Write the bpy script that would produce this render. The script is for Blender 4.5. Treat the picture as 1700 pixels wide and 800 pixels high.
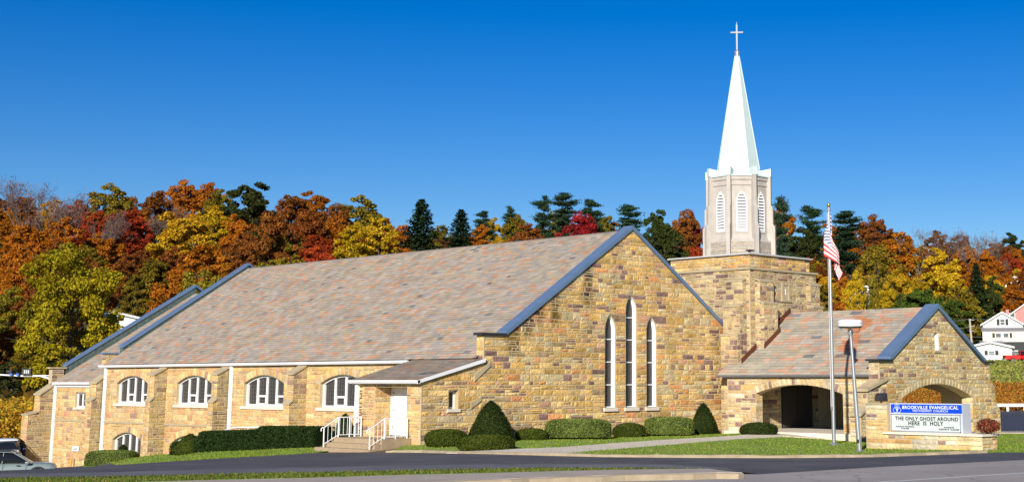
import bpy, bmesh, math, random
import numpy as np
from mathutils import Vector, Matrix
random.seed(11); np.random.seed(11)
R_ = math.radians
for _o in list(bpy.data.objects): bpy.data.objects.remove(_o)
scn = bpy.context.scene
COL = scn.collection

# ------------------------------------------------------------------ camera
F_PX, PPX, PPY, W_PX, H_PX = 2358.0, 1061.0, 228.0, 1700.0, 800.0
YAW, PIT = R_(43.37), R_(9.753)
FW = np.array([math.cos(PIT)*math.cos(YAW), math.cos(PIT)*math.sin(YAW), math.sin(PIT)])
RT = np.array([math.sin(YAW), -math.cos(YAW), 0.0])
UPV = np.cross(RT, FW)
FH = np.array([math.cos(YAW), math.sin(YAW), 0.0])
CAM = np.array([-42.8217, -50.2225, 0.0])
cd = bpy.data.cameras.new('camera'); cam = bpy.data.objects.new('camera', cd); COL.objects.link(cam)
cd.sensor_width = 36.0; cd.lens = 36.0*F_PX/W_PX
cd.shift_x = (W_PX/2-PPX)/W_PX; cd.shift_y = -(H_PX/2-PPY)/W_PX
cd.clip_start = 0.5; cd.clip_end = 6000
M = Matrix(((RT[0], UPV[0], -FW[0], CAM[0]), (RT[1], UPV[1], -FW[1], CAM[1]), (RT[2], UPV[2], -FW[2], CAM[2]), (0, 0, 0, 1)))
cam.matrix_world = M
scn.camera = cam

# ------------------------------------------------------------------ sky, sun, exposure
SUN_AZ, SUN_EL = R_(31+180), R_(22)          # direction towards the sun, measured from +X
wd = bpy.data.worlds.new('World'); scn.world = wd; wd.use_nodes = True
nt = wd.node_tree; nt.nodes.clear()
out = nt.nodes.new('ShaderNodeOutputWorld'); bg = nt.nodes.new('ShaderNodeBackground')
sky = nt.nodes.new('ShaderNodeTexSky'); sky.sky_type = 'NISHITA'; sky.sun_disc = False
sky.sun_elevation = SUN_EL; sky.sun_rotation = math.pi/2-SUN_AZ
sky.altitude = 400; sky.air_density = 1.0; sky.dust_density = 0.2; sky.ozone_density = 4.0
hs = nt.nodes.new('ShaderNodeHueSaturation'); hs.inputs['Hue'].default_value = 0.517; hs.inputs['Saturation'].default_value = 1.43; hs.inputs['Value'].default_value = 1.0
nt.links.new(sky.outputs[0], hs.inputs['Color']); nt.links.new(hs.outputs[0], bg.inputs[0])
bg.inputs[1].default_value = 0.072
nt.links.new(bg.outputs[0], out.inputs[0])
sl = bpy.data.lights.new('sun', 'SUN'); sl.energy = 4.8; sl.angle = R_(0.53); sl.color = (1.0, 0.93, 0.82)
sun = bpy.data.objects.new('sun', sl); COL.objects.link(sun)
sd = Vector((math.cos(SUN_AZ)*math.cos(SUN_EL), math.sin(SUN_AZ)*math.cos(SUN_EL), math.sin(SUN_EL)))
sun.rotation_euler = sd.to_track_quat('Z', 'Y').to_euler(); sun.location = (-60, -60, 60)
scn.view_settings.view_transform = 'Standard'; scn.view_settings.look = 'None'
scn.view_settings.exposure = 0.48; scn.view_settings.gamma = 1.0; scn.view_settings.use_curve_mapping = False

# ------------------------------------------------------------------ pixel helpers
def ray(x, y): return RT*(x-PPX)/F_PX - UPV*(y-PPY)/F_PX + FW
def on(ax, v, x, y):
    d = ray(x, y); return CAM+(v-CAM[ax])/d[ax]*d
def proj(p):
    d = np.asarray(p, float)-CAM; z = d@FW
    return PPX+F_PX*(d@RT)/z, PPY-F_PX*(d@UPV)/z, z
def at_q(x, q, y=633.0):                       # point on pixel column x at horizontal depth q
    d = ray(x, y); return CAM+d*(q/(d@FH))
def z_at(p, y):                                # height above p that shows at pixel row y
    lo, hi = -20.0, 120.0
    for _ in range(50):
        m = (lo+hi)/2
        if proj((p[0], p[1], m))[1] > y: lo = m
        else: hi = m
    return lo

# ------------------------------------------------------------------ terrain (heights are relative to the eye)
CP = []
for x, y, z in [(0,793,-2.9),(300,789,-2.7),(600,783,-2.55),(900,777,-2.5),(1180,777,-2.5),(1250,786,-2.52),(1700,764,-2.5),(1900,764,-2.5),
                (1700,800,-2.45),(1400,800,-2.5),(700,802,-2.5),(300,800,-2.62),(0,803,-2.75),(-300,803,-2.9),(-300,790,-3.3),
                (520,751,-3.0),(690,750,-2.85),(900,755,-2.62),(1000,758,-2.6),(1200,759,-2.6),(1450,757.5,-2.6),(1560,753,-2.6),(1650,750,-2.6),(1800,750,-2.6),
                (300,764.5,-3.1),(420,757,-3.05),(160,774.5,-3.2),(0,781,-3.3)]:
    CP.append(tuple(on(2, z, x, y)))
CP += [(-3.5,-.3,-2.66),(-5.2,.4,-2.86),(-6.3,2.5,-3.04),(-6.3,4.6,-3.06),(7.7,0,-2.67),(17,0,-2.74),(-3.6,5.2,-2.85),(15.8,-1.5,-2.78),(15.8,-8.6,-2.87),(26,-11,-2.85),(15.2,-3.6,-2.56),(15.2,-6.2,-2.60),(13.6,-4.2,-2.58),(15.4,-11.5,-2.85),(7.0,-16.06,-2.70),(7.3,-20.9,-2.62),(9.5,-20,-2.66),
       (8.5,-13.3,-2.66),(4.2,-17.6,-2.65),(-4,7,-2.95),(-4,16,-3.4),(-4,24,-4.0),(0,29,-4.75),(0,24,-4.3),(0,14,-3.2),(0,36,-5.15),(-3,33,-4.9),(0,43,-5.5),(-3,50,-5.6),(-12,50,-5.5),
       (20,12,-2.8),(20,45,-4.5),(10,60,-4.5)]
for x, q, z in [(20,66,-4.6),(-200,66,-4.7),(120,70,-4.75),(20,78,-5.42),(-200,78,-5.5),(100,80,-5.25),(20,92,-5.45),(-200,92,-5.4),(1680,80,-2.95),(1680,100,-2.95),(1680,121,-2.95),(1560,121,-2.95),(1850,121,-2.95),(1850,85,-2.95),(1560,95,-2.9),
                (0,35,-2.8),(800,34,-2.5),(1600,33,-2.45),(0,25,-2.4),(1600,22,-2.2),(800,20,-2.2),
                (-300,120,-4.6),(0,118,-4.6),(150,118,-4.4),(400,125,-3),(700,125,-2.5),(1000,125,-2.5),(1300,125,-2.8),
                (1480,150,-.6),(1640,150,-.5),(1850,150,-.4),(1300,150,-.5),(900,150,0),(500,150,0),(150,150,-1),(-200,150,-1.5),
                (-300,200,3),(0,200,2.5),(300,200,3),(700,200,3.5),(1100,200,2.5),(1640,215,2.72),(1480,215,2.2),(1900,215,2.75),(1640,180,1.1),(1850,180,1.1),(1660,245,3.5),(1850,245,3.5),
                (-300,280,16),(0,280,16),(300,280,16),(700,280,12),(1100,280,8),(1480,285,4.5),(1660,285,3.9),(1900,285,3.8),
                (-300,350,31),(0,350,31),(300,350,29),(700,350,21),(1100,350,16),(1480,350,12),(1660,350,11),(1900,350,11),
                (-300,430,44),(0,430,44),(300,430,42),(700,430,32),(1100,430,27),(1480,430,24),(1660,430,23),(1900,430,23),
                (-300,520,51),(0,520,51),(300,520,48),(700,520,36),(1100,520,34),(1480,520,37),(1660,520,36),(1900,520,36),
                (-600,700,52),(500,700,46),(1100,700,36),(1900,700,38)]:
    p = at_q(x, q); CP.append((p[0], p[1], z))
CPA = np.array(CP)
def _phi(r2): return np.sqrt(r2+6.0)
_d2 = ((CPA[:, None, :2]-CPA[None, :, :2])**2).sum(-1)
_n = len(CPA)
_A = np.zeros((_n+1, _n+1)); _A[:_n, :_n] = _phi(_d2)-np.eye(_n)*0.3; _A[_n, :_n] = 1; _A[:_n, _n] = 1
_w = np.linalg.solve(_A, np.append(CPA[:, 2], 0))
def zgv(xy):
    xy = np.asarray(xy, float).reshape(-1, 2); o = np.empty(len(xy))
    for i in range(0, len(xy), 4000):
        b = xy[i:i+4000]
        o[i:i+4000] = _phi(((b[:, None, :]-CPA[None, :, :2])**2).sum(-1))@_w[:_n]+_w[_n]
    return o
def zg(x, y): return float(zgv([(x, y)])[0])
def gp(px, py, q0=18, q1=260, off=0.0):                 # pixel -> first point of the ground along that ray
    d = ray(px, py); k = 1/(d@FH); qs = np.linspace(q0, q1, 1200)
    P = CAM+qs[:, None]*k*d; h = P[:, 2]-zgv(P[:, :2])-off
    i = np.argmax(h < 0) if (h < 0).any() else len(qs)-1
    return P[i]

# ------------------------------------------------------------------ materials
MATS = {}
def newmat(name):
    m = bpy.data.materials.new(name); m.use_nodes = True; MATS[name] = m
    return m, m.node_tree, m.node_tree.nodes['Principled BSDF']
def mat(name, col, rough=0.7, metal=0.0, nscale=6.0, namt=0.18, bump=0.0, bscale=40.0, spec=0.3, coat=0.0):
    m, t, b = newmat(name)
    tc = t.nodes.new('ShaderNodeTexCoord'); n = t.nodes.new('ShaderNodeTexNoise')
    n.inputs['Scale'].default_value = nscale; n.inputs['Detail'].default_value = 6; n.inputs['Roughness'].default_value = 0.65
    t.links.new(tc.outputs['Object'], n.inputs['Vector'])
    mx = t.nodes.new('ShaderNodeMix'); mx.data_type = 'RGBA'
    mx.inputs[6].default_value = (*[c*(1-namt*1.3) for c in col], 1); mx.inputs[7].default_value = (*[min(1, c*(1+namt)) for c in col], 1)
    t.links.new(n.outputs['Fac'], mx.inputs[0]); t.links.new(mx.outputs[2], b.inputs['Base Color'])
    b.inputs['Roughness'].default_value = rough; b.inputs['Metallic'].default_value = metal
    b.inputs['Specular IOR Level'].default_value = spec; b.inputs['Coat Weight'].default_value = coat
    if bump:
        n2 = t.nodes.new('ShaderNodeTexNoise'); n2.inputs['Scale'].default_value = bscale; n2.inputs['Detail'].default_value = 4
        t.links.new(tc.outputs['Object'], n2.inputs['Vector'])
        bp = t.nodes.new('ShaderNodeBump'); bp.inputs['Strength'].default_value = bump; bp.inputs['Distance'].default_value = 0.02
        t.links.new(n2.outputs['Fac'], bp.inputs['Height']); t.links.new(bp.outputs[0], b.inputs['Normal'])
    return m
def attrmat(name, rough=0.9, nscale=9.0, namt=0.25, bump=0.5, bscale=30.0, spec=0.2, streak=0.0):
    m, t, b = newmat(name)
    a = t.nodes.new('ShaderNodeAttribute'); a.attribute_name = 'Col'
    tc = t.nodes.new('ShaderNodeTexCoord'); n = t.nodes.new('ShaderNodeTexNoise')
    n.inputs['Scale'].default_value = nscale; n.inputs['Detail'].default_value = 7; n.inputs['Roughness'].default_value = 0.7
    t.links.new(tc.outputs['Object'], n.inputs['Vector'])
    mr = t.nodes.new('ShaderNodeMapRange'); mr.inputs['From Min'].default_value = 0.25; mr.inputs['From Max'].default_value = 0.75
    mr.inputs['To Min'].default_value = 1-namt; mr.inputs['To Max'].default_value = 1+namt
    t.links.new(n.outputs['Fac'], mr.inputs['Value'])
    mx = t.nodes.new('ShaderNodeVectorMath'); mx.operation = 'SCALE'
    t.links.new(a.outputs['Color'], mx.inputs[0]); t.links.new(mr.outputs[0], mx.inputs['Scale'])
    if streak:
        mp = t.nodes.new('ShaderNodeMapping'); mp.inputs['Scale'].default_value = (1.1, 1.1, .22); t.links.new(tc.outputs['Object'], mp.inputs['Vector'])
        ns = t.nodes.new('ShaderNodeTexNoise'); ns.inputs['Scale'].default_value = 1.0; ns.inputs['Detail'].default_value = 6; t.links.new(mp.outputs[0], ns.inputs['Vector'])
        m3 = t.nodes.new('ShaderNodeMapRange'); m3.inputs['From Min'].default_value = .30; m3.inputs['From Max'].default_value = .56; m3.inputs['To Min'].default_value = 1-streak; m3.inputs['To Max'].default_value = 1.06; t.links.new(ns.outputs['Fac'], m3.inputs['Value'])
        m4 = t.nodes.new('ShaderNodeVectorMath'); m4.operation = 'SCALE'; t.links.new(mx.outputs[0], m4.inputs[0]); t.links.new(m3.outputs[0], m4.inputs['Scale']); mx = m4
    t.links.new(mx.outputs[0], b.inputs['Base Color'])
    b.inputs['Roughness'].default_value = rough; b.inputs['Specular IOR Level'].default_value = spec
    if bump:
        n2 = t.nodes.new('ShaderNodeTexNoise'); n2.inputs['Scale'].default_value = bscale; n2.inputs['Detail'].default_value = 5
        t.links.new(tc.outputs['Object'], n2.inputs['Vector'])
        bp = t.nodes.new('ShaderNodeBump'); bp.inputs['Strength'].default_value = bump; bp.inputs['Distance'].default_value = 0.05
        t.links.new(n2.outputs['Fac'], bp.inputs['Height']); t.links.new(bp.outputs[0], b.inputs['Normal'])
    return m
def leafmat(name, use_obj=True, col=(0.1, 0.12, 0.03), trans=0.25):
    m, t, b = newmat(name); t.nodes.remove(b); o = t.nodes['Material Output']
    a = t.nodes.new('ShaderNodeAttribute'); a.attribute_name = 'Col'
    mul = t.nodes.new('ShaderNodeMix'); mul.data_type = 'RGBA'; mul.blend_type = 'MULTIPLY'; mul.inputs[0].default_value = 1
    if use_obj:
        oi = t.nodes.new('ShaderNodeObjectInfo'); t.links.new(oi.outputs['Color'], mul.inputs[6])
    else: mul.inputs[6].default_value = (*col, 1)
    t.links.new(a.outputs['Color'], mul.inputs[7])
    d = t.nodes.new('ShaderNodeBsdfDiffuse'); tr = t.nodes.new('ShaderNodeBsdfTranslucent'); ms = t.nodes.new('ShaderNodeMixShader')
    ms.inputs[0].default_value = trans
    t.links.new(mul.outputs[2], d.inputs[0]); t.links.new(mul.outputs[2], tr.inputs[0])
    t.links.new(d.outputs[0], ms.inputs[1]); t.links.new(tr.outputs[0], ms.inputs[2]); t.links.new(ms.outputs[0], o.inputs[0])
    return m
STONE = attrmat('rock_faced_sandstone', nscale=6, namt=0.36, bump=1.0, bscale=11, streak=0.30)
SLATE = attrmat('roof_slate', rough=0.75, nscale=5, namt=0.16, bump=0.25, bscale=14, spec=0.3, streak=0.16)
MORTAR = mat('mortar', (0.50, 0.39, 0.24), 0.95, nscale=3, namt=0.25, bump=0.4)
CUTSTONE = mat('dressed_sandstone', (0.42, 0.345, 0.22), 0.9, nscale=4, namt=0.3, bump=0.3)
CONCRETE = mat('lantern_concrete', (0.44, 0.405, 0.365), 0.85, nscale=2.2, namt=0.22, bump=0.2)
WHITE = mat('white_paint', (0.80, 0.80, 0.80), 0.5, nscale=3, namt=0.06)
WHITEWOOD = mat('white_louver_paint', (0.78, 0.78, 0.78), 0.5, nscale=4, namt=0.05)
SPIRE = mat('pale_copper_spire', (0.53, 0.64, 0.63), 0.55, nscale=1.6, namt=0.10)
COPING = mat('blue_grey_metal_coping', (0.16, 0.25, 0.40), 0.38, metal=0.35, nscale=2, namt=0.2, spec=0.5)
PATINA = mat('green_patina_flashing', (0.085, 0.125, 0.115), 0.7, nscale=4, namt=0.75)
COPPER = mat('brown_copper_flashing', (0.16, 0.055, 0.03), 0.45, metal=0.4, nscale=5, namt=0.4)
GLASS = mat('dark_leaded_glass', (0.05, 0.044, 0.043), 0.25, nscale=9, namt=0.9, spec=0.4)
LEAD = mat('lead_came', (0.12, 0.115, 0.11), 0.6)
DOOR = mat('white_door_paint', (0.84, 0.84, 0.84), 0.4, nscale=2, namt=0.03)
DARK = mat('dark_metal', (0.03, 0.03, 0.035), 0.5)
STEEL = mat('galvanised_steel', (0.50, 0.50, 0.52), 0.32, metal=0.75, nscale=8, namt=0.15)
RAILW = mat('white_railing_paint', (0.78, 0.78, 0.80), 0.4, nscale=9, namt=0.06)
STEPC = mat('tan_step_concrete', (0.36, 0.27, 0.17), 0.9, nscale=3, namt=0.25, bump=0.3)
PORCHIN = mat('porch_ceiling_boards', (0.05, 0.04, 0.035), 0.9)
GUTTER = mat('white_gutter_metal', (0.76, 0.76, 0.79), 0.35, nscale=2, namt=0.05)
GUTTERG = mat('grey_gutter_metal', (0.17, 0.17, 0.19), 0.4, nscale=2, namt=0.2)
SLATEBED = mat('slate_bed', (0.20, 0.18, 0.17), 0.9)
BARK = mat('tree_bark', (0.11, 0.085, 0.065), 0.95, nscale=8, namt=0.4)
LEAF = leafmat('autumn_leaves', True, trans=0.28)
NEEDLE = leafmat('conifer_needles', True, trans=0.08)
SHRUB = leafmat('clipped_shrub_leaves', True, trans=0.12)

# ------------------------------------------------------------------ object helpers
WM = {}
def tag(o, label=None, cat=None, group=None, kind=None):
    if label: o['label'] = label
    if cat: o['category'] = cat
    if group: o['group'] = group
    if kind: o['kind'] = kind
    return o
def attach(o, parent):
    if parent is not None:
        o.parent = parent; o.matrix_parent_inverse = WM.get(parent.name, Matrix.Identity(4)).inverted()
def thing(name, label, cat, loc=(0, 0, 0), rotz=0.0, group=None):
    o = bpy.data.objects.new(name, None); COL.objects.link(o); o.empty_display_size = 0.3
    o.location = loc; o.rotation_euler = (0, 0, rotz)
    WM[o.name] = Matrix.Translation(Vector(loc)) @ Matrix.Rotation(rotz, 4, 'Z')
    return tag(o, label, cat, group)
def meshdata(name, verts, faces, mats, cols=None, smooth=False, mi=None):
    me = bpy.data.meshes.new(name); me.from_pydata([tuple(map(float, v)) for v in verts], [], faces)
    for m in (mats if isinstance(mats, (list, tuple)) else [mats]): me.materials.append(m)
    if cols is not None:
        ca = me.color_attributes.new('Col', 'FLOAT_COLOR', 'POINT')
        c = np.ones((len(verts), 4), np.float32); c[:, :3] = np.asarray(cols, np.float32)
        ca.data.foreach_set('color', c.ravel())
    if smooth: me.polygons.foreach_set('use_smooth', [True]*len(me.polygons))
    if mi is not None: me.polygons.foreach_set('material_index', mi)
    me.update(); return me
def mob(name, verts, faces, mats, parent=None, cols=None, smooth=False, local=False, mi=None):
    o = bpy.data.objects.new(name, meshdata(name, verts, faces, mats, cols, smooth, mi)); COL.objects.link(o)
    if parent is not None:
        if local: o.parent = parent
        else: attach(o, parent)
    return o
class G:                                            # collects shapes of ONE part
    def __init__(s): s.v = []; s.f = []
    def add(s, v, f):
        k = len(s.v); s.v += [tuple(map(float, p)) for p in v]; s.f += [tuple(i+k for i in q) for q in f]; return s
    def box(s, a, b):
        x0, y0, z0 = a; x1, y1, z1 = b
        return s.add([(x0,y0,z0),(x1,y0,z0),(x1,y1,z0),(x0,y1,z0),(x0,y0,z1),(x1,y0,z1),(x1,y1,z1),(x0,y1,z1)],
                     [(3,2,1,0),(4,5,6,7),(0,1,5,4),(1,2,6,5),(2,3,7,6),(3,0,4,7)])
    def hexa(s, p): return s.add(p, [(3,2,1,0),(4,5,6,7),(0,1,5,4),(1,2,6,5),(2,3,7,6),(3,0,4,7)])
    def tube(s, pts, r, n=8, cap=True):
        pts = [Vector(p) for p in pts]; rs = r if isinstance(r, (list, tuple)) else [r]*len(pts)
        rings = []; ref = None
        for i, p in enumerate(pts):
            t = (pts[min(i+1, len(pts)-1)]-pts[max(i-1, 0)]).normalized()
            if ref is None: ref = Vector((0, 0, 1)) if abs(t.z) < .9 else Vector((1, 0, 0))
            a = (ref-t*ref.dot(t)).normalized(); ref = a; b = t.cross(a)
            rings.append([p+(a*math.cos(2*math.pi*k/n)+b*math.sin(2*math.pi*k/n))*rs[i] for k in range(n)])
        v = [q for rg in rings for q in rg]; f = []
        for i in range(len(rings)-1):
            for k in range(n):
                f.append((i*n+k, i*n+(k+1) % n, (i+1)*n+(k+1) % n, (i+1)*n+k))
        if cap: f.append(tuple(range(n-1, -1, -1))); f.append(tuple(range((len(rings)-1)*n, len(rings)*n)))
        return s.add(v, f)
    def lathe(s, c, prof, n=24, ph=0.0):
        v = []; f = []
        for r, z in prof:
            for k in range(n): v.append((c[0]+r*math.cos(2*math.pi*k/n+ph), c[1]+r*math.sin(2*math.pi*k/n+ph), c[2]+z))
        for i in range(len(prof)-1):
            for k in range(n): f.append((i*n+k, i*n+(k+1) % n, (i+1)*n+(k+1) % n, (i+1)*n+k))
        f.append(tuple(range(n-1, -1, -1))); f.append(tuple(range((len(prof)-1)*n, len(prof)*n)))
        return s.add(v, f)
    def ob(s, name, m, parent=None, **k): return mob(name, s.v, s.f, m, parent, **k)

class Fr:                                           # a wall frame: s along U, z up, d outward
    def __init__(s, o, u, n): s.o = np.array(o, float); s.u = np.array(u, float); s.n = np.array(n, float)
    def p(s, a, z, d=0.0): q = s.o+s.u*a+s.n*d; return (q[0], q[1], q[2]+z)
def slabmesh(fr, outer, holes, t, d0=0.0):
    """flat wall with openings: front at d0, back at d0-t, reveals round every loop"""
    bm = bmesh.new(); loops = []
    for lp in [outer]+holes:
        vs = [bm.verts.new((a, z, 0)) for a, z in lp]; loops.append(vs)
        for i in range(len(vs)): bm.edges.new((vs[i], vs[(i+1) % len(vs)]))
    bmesh.ops.triangle_fill(bm, use_beauty=True, use_dissolve=False, edges=bm.edges[:])
    bm.verts.index_update()
    pts = [(v.co.x, v.co.y) for v in bm.verts]; fs = [tuple(v.index for v in f.verts) for f in bm.faces]
    n = len(pts)
    V = [fr.p(a, z, d0) for a, z in pts]+[fr.p(a, z, d0-t) for a, z in pts]
    Fc = fs+[tuple(i+n for i in reversed(f)) for f in fs]
    for vs in loops:
        ids = [v.index for v in vs]
        for i in range(len(ids)): a, b = ids[i], ids[(i+1) % len(ids)]; Fc.append((a, b, b+n, a+n))
    bm.free(); return V, Fc

# openings: arch outlines in (s, z)
def seg_arch(s0, s1, zb, zs, zc, n=10):             # rectangle with a segmental arch top
    h = zc-zs; w = (s1-s0)/2; r = (w*w+h*h)/(2*h); c = (s0+s1)/2; zo = zc-r; a0 = math.asin(w/r)
    arc = [(c+r*math.sin(a0-2*a0*i/n), zo+r*math.cos(a0-2*a0*i/n)) for i in range(n+1)]
    return [(s0, zb), (s1, zb)]+arc
def seg_half(s0, s1, zs, zc, z, pad=0.0):           # half width of the arch at height z
    h = zc-zs; w = (s1-s0)/2; r = (w*w+h*h)/(2*h)+pad; zo = zc-(r-pad)
    if z <= zs: return w+(pad if False else 0)
    return math.sqrt(max(0, r*r-(z-zo)**2))
def lancet(c, w, zb, zs, zt, n=6):                  # pointed arch
    h = zt-zs; hw = w/2; r = (h*h+hw*hw)/(2*hw); pts = [(c-hw, zb), (c+hw, zb)]
    amax = math.asin(min(1, h/r))
    for i in range(n+1): a = amax*i/n; pts.append((c+hw-r+r*math.cos(a), zs+r*math.sin(a)))
    for i in range(n-1, -1, -1): a = amax*i/n; pts.append((c-hw+r-r*math.cos(a), zs+r*math.sin(a)))
    return pts
def lancet_half(w, zs, zt, z):
    h = zt-zs; hw = w/2; r = (h*h+hw*hw)/(2*hw)
    if z <= zs: return hw
    return max(0, hw-r+math.sqrt(max(0, r*r-(z-zs)**2)))

# ------------------------------------------------------------------ rock-faced ashlar
ST_ALL = []          # (score, wall object or None, verts, faces, cols)
PAL_A = [((0.62,0.385,0.125),30),((0.66,0.46,0.19),22),((0.56,0.45,0.25),12),((0.50,0.32,0.10),10),((0.66,0.31,0.12),6),((0.60,0.35,0.20),5),((0.24,0.145,0.12),8),((0.35,0.24,0.13),5)]
PAL_S = [((0.63,0.40,0.165),34),((0.66,0.46,0.22),24),((0.55,0.34,0.15),14),((0.52,0.39,0.21),10),((0.62,0.33,0.17),9),((0.36,0.235,0.16),5)]
PAL_B = [((0.44,0.33,0.15),30),((0.40,0.32,0.18),22),((0.36,0.28,0.15),16),((0.48,0.34,0.15),14),((0.28,0.19,0.13),8)]
PAL_T = [((0.50,0.39,0.21),28),((0.45,0.37,0.22),20),((0.47,0.35,0.17),14),((0.22,0.14,0.12),14),((0.30,0.22,0.16),10),((0.45,0.28,0.16),6)]
PAL_G = [((0.56,0.42,0.21),28),((0.58,0.47,0.27),20),((0.52,0.35,0.14),16),((0.50,0.43,0.28),12),((0.62,0.34,0.13),6),((0.27,0.17,0.14),8)]
PAL_P = [((0.62,0.49,0.29),26),((0.58,0.41,0.20),22),((0.62,0.53,0.38),16),((0.62,0.37,0.16),8),((0.28,0.18,0.16),10),((0.50,0.38,0.22),10)]
def pick(pal):
    t = random.random()*sum(w for _, w in pal)
    for c, w in pal:
        t -= w
        if t <= 0: break
    k = random.uniform(0.80, 1.16)
    return np.array([c[0]*k*random.uniform(.97, 1.03), c[1]*k, c[2]*k*random.uniform(.92, 1.08)])
def stone_geo(fr, q, dep, col, stain=None, rough=1.0, nx=3, ny=2):
    """q: four corners (s,z) bottom-left, bottom-right, top-right, top-left"""
    (ax, az), (bx, bz), (cx, cz), (dx, dz) = q
    V = []; Cc = []
    def bil(u, v):
        return ((ax*(1-u)+bx*u)*(1-v)+(dx*(1-u)+cx*u)*v, (az*(1-u)+bz*u)*(1-v)+(dz*(1-u)+cz*u)*v)
    w = max(.05, (abs(bx-ax)+abs(cx-dx))/2); h = max(.04, (abs(dz-az)+abs(cz-bz))/2)
    iu, iv = min(.3, .022/w), min(.3, .022/h)
    tilt = random.uniform(-.012, .012)*rough; tilt2 = random.uniform(-.010, .014)*rough
    for j in range(ny+1):
        for i in range(nx+1):
            u = iu+(1-2*iu)*i/nx; v = iv+(1-2*iv)*j/ny
            edge = i in (0, nx) or j in (0, ny)
            s_, z_ = bil(u, v)
            d = dep*(0.55 if edge else 1.0)+tilt*(u-.5)*2+tilt2*(v-.5)*2+random.uniform(-.008, .008)*rough
            V.append(fr.p(s_, z_, max(.006, d)))
            c = col*random.uniform(.93, 1.07)
            if stain: c = c*stain(s_, z_)
            Cc.append(c)
    Fc = []; W = nx+1
    for j in range(ny):
        for i in range(nx): Fc.append((j*W+i, j*W+i+1, (j+1)*W+i+1, (j+1)*W+i))
    per = [i for i in range(W)]+[j*W+nx for j in range(1, ny+1)]+[ny*W+i for i in range(nx-1, -1, -1)]+[j*W for j in range(ny-1, 0, -1)]
    k = len(V)
    for id_ in per:
        j, i = divmod(id_, W); s_, z_ = bil(i/nx, j/ny); V.append(fr.p(s_, z_, -.004)); Cc.append(col*.8)
    n = len(per)
    for e in range(n): Fc.append((per[e], k+e, k+(e+1) % n, per[(e+1) % n]))
    return V, Fc, Cc
def put_stone(fr, q, wall, pal, stain=None, dep=None, rough=1.0, col=None, name='stone', store=None):
    col = pick(pal) if col is None else col
    V, Fc, Cc = stone_geo(fr, q, random.uniform(.016, .036) if dep is None else dep, col, stain, rough)
    c = np.mean([p for p in V], axis=0); z = (c-CAM)@FW
    x, y, _ = proj(c); w = abs(q[1][0]-q[0][0]); h = abs(q[3][1]-q[0][1])
    vis = 1.0 if (-10 < x < 1710 and -10 < y < 800) else 0.01
    (ST_ALL if store is None else store).append((w*h*abs((CAM-c)@fr.n)/z**3*vis, wall, V, Fc, Cc, name))
def ashlar(fr, z0, z1, bounds, wall, pal, keys=(), course=0.25, stain=None, gap=0.011, wmin=.30, wmax=.80, store=None, dep=None, rough=1.0):
    """bounds(za, zb) -> list of (left_a, right_a, left_b, right_b) for the band"""
    ks = sorted({z0, z1, *[k for k in keys if z0 < k < z1]})
    for ka, kb in zip(ks[:-1], ks[1:]):
        n = max(1, round((kb-ka)/course)); hs_ = np.array([random.uniform(.8, 1.2) for _ in range(n)]); hs_ *= (kb-ka)/hs_.sum()
        z = ka
        for hh in hs_:
            za, zb = z, z+hh; z = zb
            for la, ra, lb, rb in bounds(za, zb):
                if max(ra-la, rb-lb) < .06: continue
                l0, r0 = max(la, lb), min(ra, rb); L = r0-l0
                cutsx = []
                if L > wmin*1.2:
                    x = l0
                    while True:
                        x += random.uniform(wmin*1.2, wmax*1.25)
                        if r0-x < wmin*.7: break
                        cutsx.append(x)
                edges_ = [None]+cutsx+[None]
                for e0, e1 in zip(edges_[:-1], edges_[1:]):
                    def le(v): return (la+(lb-la)*v) if e0 is None else e0
                    def re(v): return (ra+(rb-ra)*v) if e1 is None else e1
                    wl = (le(.5)+0, re(.5))[1]-le(.5)
                    rows = [(0, 1)]
                    if hh > .19 and random.random() < .34: k = random.uniform(.36, .64); rows = [(0, k), (k, 1)]
                    for v0, v1 in rows:
                        sub = [None]
                        ok = re(v0)-le(v0) > wmin*1.7 and re(v1)-le(v1) > wmin*1.7
                        if ok and random.random() < (.6 if len(rows) > 1 else .25): sub = [None, max(le(v0), le(v1))+(min(re(v0), re(v1))-max(le(v0), le(v1)))*random.uniform(.35, .65)]
                        sub.append(None)
                        for c0, c1 in zip(sub[:-1], sub[1:]):
                            g = gap; zz0, zz1 = za+(zb-za)*v0+g, za+(zb-za)*v1-g
                            A0 = le(v0) if c0 is None else c0; A1 = le(v1) if c0 is None else c0; B0 = re(v0) if c1 is None else c1; B1 = re(v1) if c1 is None else c1
                            q = [(A0+g, zz0), (B0-g, zz0), (B1-g, zz1), (A1+g, zz1)]
                            if q[1][0]-q[0][0] < .02 and q[2][0]-q[3][0] < .02: continue
                            if q[2][0] < q[3][0]: m_ = (q[2][0]+q[3][0])/2; q[2] = (m_+.002, zz1); q[3] = (m_-.002, zz1)
                            if q[1][0] < q[0][0]: m_ = (q[1][0]+q[0][0])/2; q[1] = (m_+.002, zz0); q[0] = (m_-.002, zz0)
                            put_stone(fr, q, wall, pal, stain, dep, rough, store=store)
def make_bounds(left, right, holes):
    """left/right: functions of z; holes: list of (zlo, zhi, centre, halfwidth(z))"""
    def b(za, zb):
        e = 1e-4; act = sorted([h for h in holes if za > h[0]-e and zb < h[1]+e], key=lambda h: h[2])
        A = [left(za)]; B = [left(zb)]
        for h in act:
            A += [h[2]-h[3](za), h[2]+h[3](za)]; B += [h[2]-h[3](zb), h[2]+h[3](zb)]
        A.append(right(za)); B.append(right(zb))
        return [(A[i], A[i+1], B[i], B[i+1]) for i in range(0, len(A), 2)]
    return b
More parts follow.
